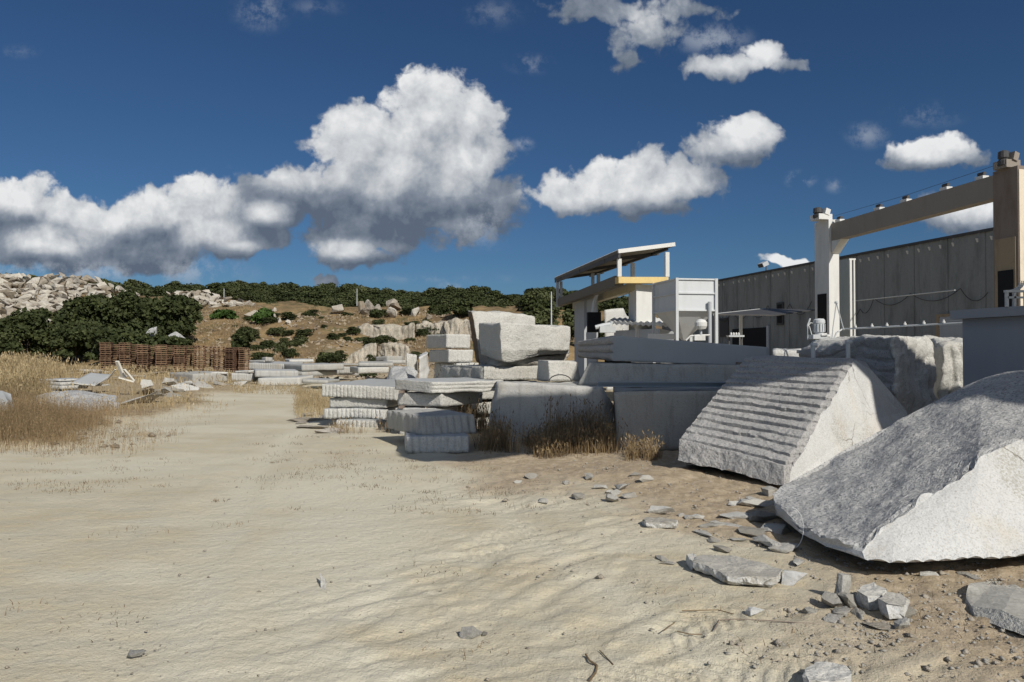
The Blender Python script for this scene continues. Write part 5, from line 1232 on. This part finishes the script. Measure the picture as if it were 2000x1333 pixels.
def seedheads(V, n, seg, wid, seed):  # small flag quads near blade tips
    tips = V.reshape(n, 2*(seg+1), 3)[:, -1]; r = np.random.default_rng(seed); k = r.random(n) < .5; T_ = tips[k]; m_ = len(T_)
    a = r.normal(size=(m_,3))*.4+np.array((0,0,1)); a /= np.linalg.norm(a, axis=1)[:,None]; b_ = np.cross(a, r.normal(size=(m_,3))); b_ /= np.linalg.norm(b_, axis=1)[:,None]
    L_ = (wid[k]*9)[:,None]; w_ = (wid[k]*1.9)[:,None]
    Q_ = np.stack([T_-a*L_*.3, T_+b_*w_, T_+a*L_, T_-b_*w_], 1).reshape(-1, 3); return Q_, np.arange(m_*4).reshape(-1, 4)
def grass(name, pts, hgt, wid, mats, seed, label, lean=.35, heads=True, cat='grass'):
    V, Fq = blades(pts, hgt, wid, seed, lean)
    if heads:
        V2, F2 = seedheads(V, len(pts), 3, wid, seed+1); Fq = np.concatenate([Fq, F2+len(V)]); V = np.concatenate([V, V2])
    return mk(name, V, Fq, mats, label=label, cat=cat, kind='stuff')
r = np.random.default_rng(5)
def scatter(n, x0, x1, y0, y1, mask, seed):
    r = np.random.default_rng(seed); Y = 1/(r.random(n)*(1/y0-1/y1)+1/y1); U = r.random(n)*(x1-x0)+x0; X = U/F*Y
    P = np.stack([X, Y, 0*X], 1); k = mask(X, Y, P) > r.random(n); X, Y = X[k], Y[k]; return np.stack([X, Y, H(X, Y)-.02], 1)
def vm(X, Y, P):
    px_ = X/Y*F+1000; d = np.maximum(vergem(X, Y, P), .10*sstep(-1.6, 0, -X-7.2-.20*(Y-12)+fbm(P, .9, 3, 15))*sstep(10.6, 12, Y))*sstep(-.6, .2, fbm(P, .45, 3, 91)+.25*(Y < 20))
    d = d*(.25+.75*sstep(-.15, .35, fbm(P, .22, 3, 96)+.5*(px_ < 100)))*np.where((Y > 19) & (px_ > 60), .6, 1)*np.where((Y > 29) & (px_ > 120), .5, 1)
    d = d*np.where((px_ > 100) & (px_ < 450) & (Y > 23.2) & (Y < 38), .13, 1); return d
pts = scatter(90000, -1250, -560, 11.5, 21, vm, 301)
hh = (.46+.16*fbm(pts, .5, 2, 92))*(.3+.7*sstep(-.2, 1.5, -pts[:,0]-7.2-.20*(pts[:,1]-12)))*(.45+.55*sstep(11.8, 13.2, pts[:,1])); grass('dry_grass', pts, np.clip(hh, .15, .8), .0028+np.zeros(len(pts)), M['grass2'], 302, 'reddish brown dry grass along the near left verge of the track')
pts = scatter(120000, -1250, -540, 20, 57, vm, 303); px_ = pts[:,0]/pts[:,1]*F+1000
hh = np.interp(px_, [0, 110, 170, 320, 480], [1.05, 1.0, .65, .45, .3])*(1+.35*fbm(pts, .25, 2, 93))*np.interp(pts[:,1], [20, 26, 34], [.55, .7, 1])
grass('dry_grass', pts, np.clip(hh, .15, 1.6), .00036*pts[:,1]+np.zeros(len(pts)), M['grass'], 304, 'tall golden dry grass on the left in front of the pallets and dark bushes')
# golden grass on the slope
def hm(X, Y, P): return sstep(.1, .5, fbm(P, .16, 4, 95)+.45*((X/Y*F+1000) < 520))
pts = scatter(30000, -640, -80, 62, 100, hm, 305)
grass('dry_grass', pts, .30+np.zeros(len(pts)), .035+np.zeros(len(pts)), M['grass2'], 306, 'short golden dry grass covering parts of the quarry slope', heads=False)
# brown weeds in front of the two low blocks
def patch(px0, px1, Y0, Y1, n, seed, hf, wid, mat, label, name='dry_weeds', lean=.5, cl=True):
    r = np.random.default_rng(seed); Y = r.random(n)*(Y1-Y0)+Y0; px_ = r.random(n)*(px1-px0)+px0
    ed_ = sstep(0, .18, (px_-px0)/(px1-px0)+.12*vnoise(np.stack([px_*0, Y, Y*0], 1), 3, seed))*sstep(0, .18, (px1-px_)/(px1-px0))*sstep(0, .12, (Y-Y0)/(Y1-Y0)); k = ed_ > r.random(n)*.9; px_, Y = px_[k], Y[k]; n = len(Y)
    if cl:
        k = fbm(np.stack([px_/F*11, Y, 0*Y], 1), 2.2, 2, seed) > r.random(n)*.9-.55; px_, Y = px_[k], Y[k]
    X = (px_-1000)/F*Y; P = np.stack([X, Y, H(X, Y)-.02], 1); h_ = hf(px_, Y)*(.7+.3*r.random(len(Y)))
    return grass(name, P, h_, wid+np.zeros(len(Y)), M[mat], seed+1, label, lean, cat='weeds')
patch(925, 1232, 11.2, 12.75, 4600, 311, lambda p, y: .24+.30*sstep(10.9, 12.6, y)*(.5+.5*np.sin(p*.03)**2)+.15*sstep(1060,1200,p), .0055, 'grass2', 'tangled brown dry grass in front of the long low block')
patch(1060, 1200, 11.9, 12.7, 600, 313, lambda p, y: .85+0*p, .006, 'weed', 'tall dark dead weeds before the broken end of the long low block', lean=.25)
patch(930, 1010, 11.6, 12.9, 450, 315, lambda p, y: .65+0*p, .006, 'weed', 'dark weeds at the left end of the long low block', lean=.3)
patch(1215, 1300, 10.9, 11.8, 650, 317, lambda p, y: .38+0*p, .005, 'grass2', 'sparse orange dry grass before the smooth grey block')
patch(862, 960, 14.5, 21, 2600, 319, lambda p, y: .75+.5*sstep(15, 19, y), .009, 'weed', 'dark tall weeds between the white piles', lean=.3)
patch(820, 930, 15.5, 26, 1800, 321, lambda p, y: .7+0*p, .012, 'leaf3', 'olive green weeds behind the narrow white pile', lean=.5)
patch(575, 655, 17, 30, 5200, 323, lambda p, y: .30+0*p, .0048, 'grass', 'golden grass left of the wide white pile')
patch(640, 775, 14.3, 15.3, 500, 325, lambda p, y: .28+0*p, .005, 'grass2', 'sparse dry stems along the foot of the white piles')
patch(445, 610, 28, 38, 4200, 327, lambda p, y: .22+0*p, .007, 'grass', 'short golden grass at the end of the sand track')
# tufts flat on the sand
r = np.random.default_rng(9); P = []
tufts = [(r.uniform(500, 760), r.uniform(850, 960)) for _ in range(46)]+[(r.uniform(760, 1120), r.uniform(900, 1000)) for _ in range(34)]+[(r.uniform(0, 330), r.uniform(880, 960)) for _ in range(34)]+[(r.uniform(1150, 1950), r.uniform(1080, 1300)) for _ in range(12)]+[(540, 892),(560,900),(575,885),(535,905),(820,915),(800,905),(1000,960)]*2+[(r.uniform(0, 900), r.uniform(960, 1300)) for _ in range(10)]
for (px_, py_) in tufts:
    x, y = gpt(px_, py_); n = int(r.uniform(10, 34)); sp_ = r.uniform(.03, .14); a = np.stack([x+r.normal(size=n)*sp_*1.6, y+r.normal(size=n)*sp_, np.zeros(n)], 1); a[:,2] = H(a[:,0], a[:,1]); P.append(a)
P = np.concatenate(P); grass('dry_tufts', P, .025+.035*r.random(len(P)), .0028+np.zeros(len(P)), M['weed'], 331, 'small dry weed tufts scattered over the sand', lean=1.6, heads=False)

# ---------------------------------------------------------------- loose stones in the foreground
def chip(px_, py_, dims, seed, label, group=None, mat='chip', flat=.6, rz=0, name='granite_fragment', sink=.15):
    x, y = gpt(px_, py_); return rock(name, (x, y, Hp(x, y)-dims[2]*sink*.5), dims, seed, M[mat], label, 'stone fragment', group, rot=(0, 0, rz), flat=flat)
def shard(poly, h_, label, seed, mats=None, name='granite_shard', zb=0.0, tilt=(0,0), rough=.006, flute=None):
    """flat broken plate: polygon of pixel points on the ground, with real thickness"""
    pts = [gpt(*p) for p in poly]; c = np.mean(pts, 0); n = len(pts); V = []
    dens = []
    for i in range(n):
        a, b_ = np.array(pts[i]), np.array(pts[(i+1)%n]); k = max(2, int(np.linalg.norm(b_-a)/.025))
        for j in range(k): dens.append(a+(b_-a)*j/k)
    D = np.array(dens); m_ = len(D); rings = []
    for (sc2, z) in ((.93, zb), (1.0, zb+h_*.3), (1.0, zb+h_*.9), (.975, zb+h_), (.6, zb+h_*1.0), (.25, zb+h_)):
        r3 = np.column_stack([c+(D-c)*sc2, np.full(m_, z)]); rings.append(r3)
    V = np.concatenate(rings+[np.array([[c[0], c[1], zb+h_]]), np.array([[c[0], c[1], zb]])]); V[:,2] += (V[:,0]-c[0])*tilt[0]+(V[:,1]-c[1])*tilt[1]
    V += vfbm(V, 9, 4, seed)*rough*2; V[m_:3*m_] += vfbm(V[m_:3*m_], 22, 3, seed+1)*rough*2.2
    Fc = []; 
    for k in range(5): Fc += [[k*m_+i, k*m_+(i+1)%m_, (k+1)*m_+(i+1)%m_, (k+1)*m_+i] for i in range(m_)]
    Fc += [[5*m_+i, 5*m_+(i+1)%m_, 6*m_] for i in range(m_)]+[[(i+1)%m_, i, 6*m_+1] for i in range(m_)]
    idx = [0]*(2*m_)+[1]*(3*m_)+[1]*m_+[0]*m_
    o = mk(name, V, Fc, mats or [M['white'], M['chip']], label=label, cat='stone fragment', idx=idx)
    bm = bmesh.new(); bm.from_mesh(o.data); bmesh.ops.recalc_face_normals(bm, faces=bm.faces); bm.to_mesh(o.data); bm.free(); return o
shard([(1352,1112),(1368,1098),(1440,1103),(1500,1122),(1524,1130),(1512,1146),(1462,1143),(1420,1140),(1375,1120)], .065, 'large flat grey shard with a fluted edge lying on the dirt in the centre right', 501)
shard([(1338,1098),(1352,1094),(1362,1103),(1350,1109)], .06, 'small block at the left tip of the large flat shard', 502)
chip(1543,1135,(.20,.16,.12), 503, 'bright white stone just right of the large flat shard', mat='white', flat=.8, rz=.5)
shard([(1566,1324),(1588,1313),(1622,1312),(1648,1320),(1660,1340),(1635,1348),(1600,1352),(1574,1350)], .062, 'squared grey stone with a flat top at the bottom edge', 504)
shard([(1253,1024),(1262,1019),(1322,1026),(1320,1032),(1262,1030)], .055, 'long narrow stone bar lying alone on the dirt', 505)
MBk = 'stones of the small heap in the right foreground'
for a in [(1648,1168,(.17,.14,.19),.9,'tall pointed stone at the top of'), (1622,1178,(.19,.14,.12),.7,'rounded dark stone at the left of'), (1655,1182,(.14,.14,.13),.8,'small block in the middle of'),
          (1622,1205,(.16,.1,.06),.5,'flat chip at the lower left of'), (1640,1192,(.14,.12,.07),.6,'white chip in front of'), (1666,1196,(.22,.12,.05),.5,'thin flat plate in front of'), (1760,1196,(.14,.12,.1),.7,'small stone at the right end of')]:
    chip(a[0], a[1], a[2], 510+int(a[0]) % 9, a[4]+' the small heap in the right foreground', MBk, flat=a[3], rz=a[0])
shard([(1668,1178),(1680,1164),(1705,1160),(1728,1172),(1722,1188),(1690,1190)], .085, 'smooth-topped grey slab piece in the small heap in the right foreground', 520)
shard([(1714,1196),(1726,1186),(1752,1186),(1770,1196),(1760,1207),(1730,1208)], .095, 'dark-sided squared piece at the right of the small heap', 521)
chip(1578,1192,(.09,.08,.06), 522, 'small squared chip left of the small heap', flat=.7)
chip(1474,1196,(.12,.09,.07), 523, 'small white and grey stone alone on the sand', mat='white', flat=.8, rz=.2)
chip(1706,1219,(.24,.10,.05), 524, 'brownish flat stone below the small heap', mat='waste', flat=.6, rz=-.1)
chip(1756,1226,(.10,.08,.09), 525, 'pointed pale chip right of the brownish flat stone', flat=.9, rz=1)
chip(920,1236,(.15,.12,.10), 526, 'fist-sized rough stone alone on the open sand', mat='split', flat=.8, rz=.4)
chip(945,1236,(.05,.04,.03), 527, 'tiny pebble right beside the lone rough stone', flat=.8)
shard([(625,1152),(628,1134),(640,1143),(644,1152)], .02, 'thin triangular stone splinter standing in the sand', 528, tilt=(0,.3))
chip(270,1278,(.10,.07,.04), 529, 'small pale pointed stone in the near sand', mat='split', flat=.6)
# rightmost foreground rock
loft('foreground_rock', [[W(1880,1180,4.75), W(1882,1162,4.8), W(1884,1140,4.95), XZ(1890,5.15,.02)], [W(1900,1205,4.5), W(1892,1178,4.62), W(1925,1141,5.05), XZ(1920,5.3,.0)],
     [W(1950,1228,4.3), W(1946,1190,4.42), W(1975,1150,4.95), XZ(1970,5.3,.0)], [W(2010,1252,4.1), W(2005,1222,4.2), W(2040,1170,4.8), XZ(2040,5.2,0)], [W(2090,1262,4.05), W(2085,1240,4.1), W(2100,1200,4.5), XZ(2100,4.8,0)]],
     [M['split'], M['block']], 'rounded brownish rock at the right edge of the foreground', 'rock', res=.03, rough=.022, seed=29, segm={1:1})
# slabs of debris beside the boulder tip
gr = 'broken pieces beside the tip of the big dark boulder'
for i, a in enumerate([(1475,985,(.5,.25,.2)),(1500,968,(.4,.25,.25)),(1450,1010,(.45,.3,.14)),(1490,1010,(.5,.3,.22)),(1470,1040,(.4,.3,.18)),(1510,1035,(.4,.35,.2)),(1500,1060,(.35,.25,.2)),(1450,985,(.35,.2,.12)),(1530,1070,(.3,.25,.16)),
                       (1470,975,(.22,.14,.09)),(1388,1025,(.35,.16,.08)),(1372,1040,(.3,.12,.07)),(1400,1020,(.18,.14,.10)),(1345,1010,(.14,.12,.1)),(1360,1008,(.14,.12,.1)),(1330,1006,(.14,.1,.1)),(1425,1025,(.3,.2,.08)),(1440,1050,(.16,.12,.08)),(1392,1052,(.16,.12,.08)),(1408,1070,(.18,.13,.1)),(1552,1096,(.18,.12,.09)),(1290,1088,(.16,.12,.08)),(1302,1096,(.14,.08,.05)),(1885,1120,(.2,.12,.05)),(1812,1122,(.16,.12,.09))]):
    chip(a[0], a[1], tuple(q_*.85 for q_ in a[2]), 540+i, 'angular granite fragment on the dirt around the tip of the big dark boulder', gr, flat=.5, rz=i*1.3, mat='chip')
gr = 'small stones on the dirt left of the ridged boulder'
for i, a in enumerate([(1185,958),(1200,962),(1215,955),(1172,950),(1230,968),(1105,942),(1130,968),(1260,945),(1060,975),(1040,930),(1012,940),(1150,935),(1290,1000),(1240,935),(1195,975)]):
    d = .09+.10*((i*7) % 5)/5; chip(a[0], a[1], (d*1.4, d, d*.8), 570+i, 'small grey stone on the bare dirt left of the ridged boulder', gr, flat=.7, rz=i)
gr = 'flat broken stones by the wide white pile'
for i, a in enumerate([(600,800,(.9,.5,.18),'long flat stone'), (612,788,(.7,.5,.16),'pinkish flat stone'), (640,798,(.8,.5,.2),'dark-shadowed stone'), (610,816,(.7,.4,.14),'low stone'), (645,825,(.6,.4,.2),'squat stone'), (590,806,(.4,.3,.1),'thin chip')]):
    chip(a[0], a[1]+22, a[2], 590+i, a[3]+' at the left foot of the wide white pile', gr, flat=.5, rz=i, mat='waste')
# gravel: one mass
r = np.random.default_rng(31); V = []; 
def gravel(n, gen, smin, smax, name, label, mat):
    V = []; Fq = []; oct_ = np.array([(1,0,0),(0,1,0),(-1,0,0),(0,-1,0),(0,0,1),(0,0,-.6)]); fo = np.array([(0,1,4),(1,2,4),(2,3,4),(3,0,4),(1,0,5),(2,1,5),(3,2,5),(0,3,5)])
    XY = gen(n); s_ = smin*(smax/smin)**(r.random(len(XY))**2.2); z = H(XY[:,0], XY[:,1]); t = r.random(len(XY))*6.28
    sh = .6+.8*r.random((len(XY), 6, 1)); O = oct_[None]*sh*np.stack([s_*1.2, s_*.9, s_*.65], 1)[:,None]
    c, s2 = np.cos(t)[:,None], np.sin(t)[:,None]; X = O[:,:,0]*c-O[:,:,1]*s2+XY[:,0:1]; Y = O[:,:,0]*s2+O[:,:,1]*c+XY[:,1:2]; Z = O[:,:,2]+z[:,None]+s_[:,None]*.2
    V = np.stack([X, Y, Z], -1).reshape(-1, 3); Fq = (np.arange(len(XY))[:,None,None]*6+fo[None]).reshape(-1, 3); mk(name, V, Fq, mat, label=label, cat='gravel', kind='stuff')
def gen_d(n):
    Y = 1/(r.random(n)*(1/3.2-1/15)+1/15); X = (r.random(n)*1900-700)/F*Y; P = np.stack([X, Y, 0*X], 1); k = dirtmask(X, Y, P)*(.35+.9*np.clip(fbm(P, 1.4, 2, 88)+.3, 0, 1)) > r.random(n); return np.stack([X, Y], 1)[k]
gravel(45000, gen_d, .003, .020, 'gravel', 'small stones and grit scattered over the brown dirt on the right', M['chip'])
gravel(7000, gen_d, .004, .034, 'gravel', 'pale brown pebbles scattered over the dirt on the right', M['waste'])
def gen_s(n):
    Y = 1/(r.random(n)*(1/3.2-1/30)+1/30); X = (r.random(n)*2000-1000)/F*Y; return np.stack([X, Y], 1)
gravel(1500, gen_s, .003, .014, 'gravel', 'sparse tiny pebbles on the open sand', M['waste'])
def gen_v(n):
    Y = 1/(r.random(n)*(1/12-1/30)+1/30); X = (r.random(n)*900-1150)/F*Y; P = np.stack([X, Y, 0*X], 1); k = vm(X, Y, P) > r.random(n); return np.stack([X, Y], 1)[k]
gravel(2500, gen_v, .02, .12, 'gravel', 'small stones lying in the left grass', M['waste'])
# twigs and wire
for i, (pl_, lb) in enumerate([([(1143,1276),(1150,1288),(1165,1298),(1162,1312),(1150,1328)], 'dark crooked twig at the bottom of the sand'), ([(1170,1268),(1196,1296)], 'short straight twig beside the crooked twig'), ([(1293,1230),(1316,1213)], 'thin short twig left on the dirt'),
                               ([(1320,1230),(1345,1236),(1368,1236)], 'thin twig with a side shoot on the dirt'), ([(1392,1228),(1402,1208),(1440,1206),(1500,1209),(1590,1216)], 'long thin rusty wire on the dirt'), ([(1330,1190),(1400,1188),(1430,1196)], 'thin dry stem above the rusty wire')]):
    pts = []
    for p in pl_: x, y = gpt(*p); pts.append((x, y, Hp(x, y)+.012))
    MB().tube(pts, .006 if i == 0 else .0035, 5).build('twig' if i != 4 else 'wire', M['weed'] if i != 4 else M['rust'], label=lb, cat='twig' if i != 4 else 'wire')
x, y = gpt(1530, 1062)
MB().tube([(x+.10*math.cos(t), y-.15, .17+.17*math.sin(t)) for t in np.linspace(-1.6, 1.5, 12)], .0035, 5).build('wire_loop', M['gsteel'], label='thin bent wire loop sticking up by the boulder tip', cat='wire')

# ---------------------------------------------------------------- unseen canopy added as shadow caster, its outline cut to the yard's shade
def ab(a, b_, z): p = WD*a-WN*b_; return np.array((p[0], p[1], z))
cp = empty('shade_caster', ab(3, 15, 0), 'unseen added shade caster on posts at the right, shading the blocks in the middle', 'canopy')
def plate(poly, z0, z1):
    b = MB(); n = len(poly); V = [ab(a, c, z0) for a, c in poly]+[ab(a, c, z1) for a, c in poly]
    b.add(V, [list(range(n)), list(range(n, 2*n))[::-1]]+[[i, i+n, (i+1)%n+n, (i+1)%n] for i in range(n)]); return b
plate([(2.05,4.35),(2.12,5.2),(2.45,6),(2.6,8.1),(2.3,8.5),(2.2,9.0),(1.95,10.18),(.0,10.22),(.0,14),(.0,20),(4.9,20),(4.9,12.0),(7.2,11.8),(7.2,7.25),(6.4,7.15),(4.32,7.08),(4.50,6.65),(4.84,5.8),(4.95,4.9),(4.5,4.3),(2.6,4.15)], 6.95, 7.15).build('roof', M['roofm'], cp)
plate([(-4.5,9.02),(-.75,9.02),(-.55,10.2),(-.05,10.22),(-.05,14),(-.05,20),(-4.5,20)], 6.95, 7.15).build('roof', M['roofm'], cp)
for a in (-4, -.2, 2.4, 4.3): MB().beam(ab(a, 13, 6.8), ab(a, 20, 6.8), .2, .28).build('beam', M['gpaint'], cp)
for a in (-4, 4.4):
    MB().box(ab(a, 16, 3.33), (.3,.3,6.66), -.24).build('post', M['gpaint'], cp)
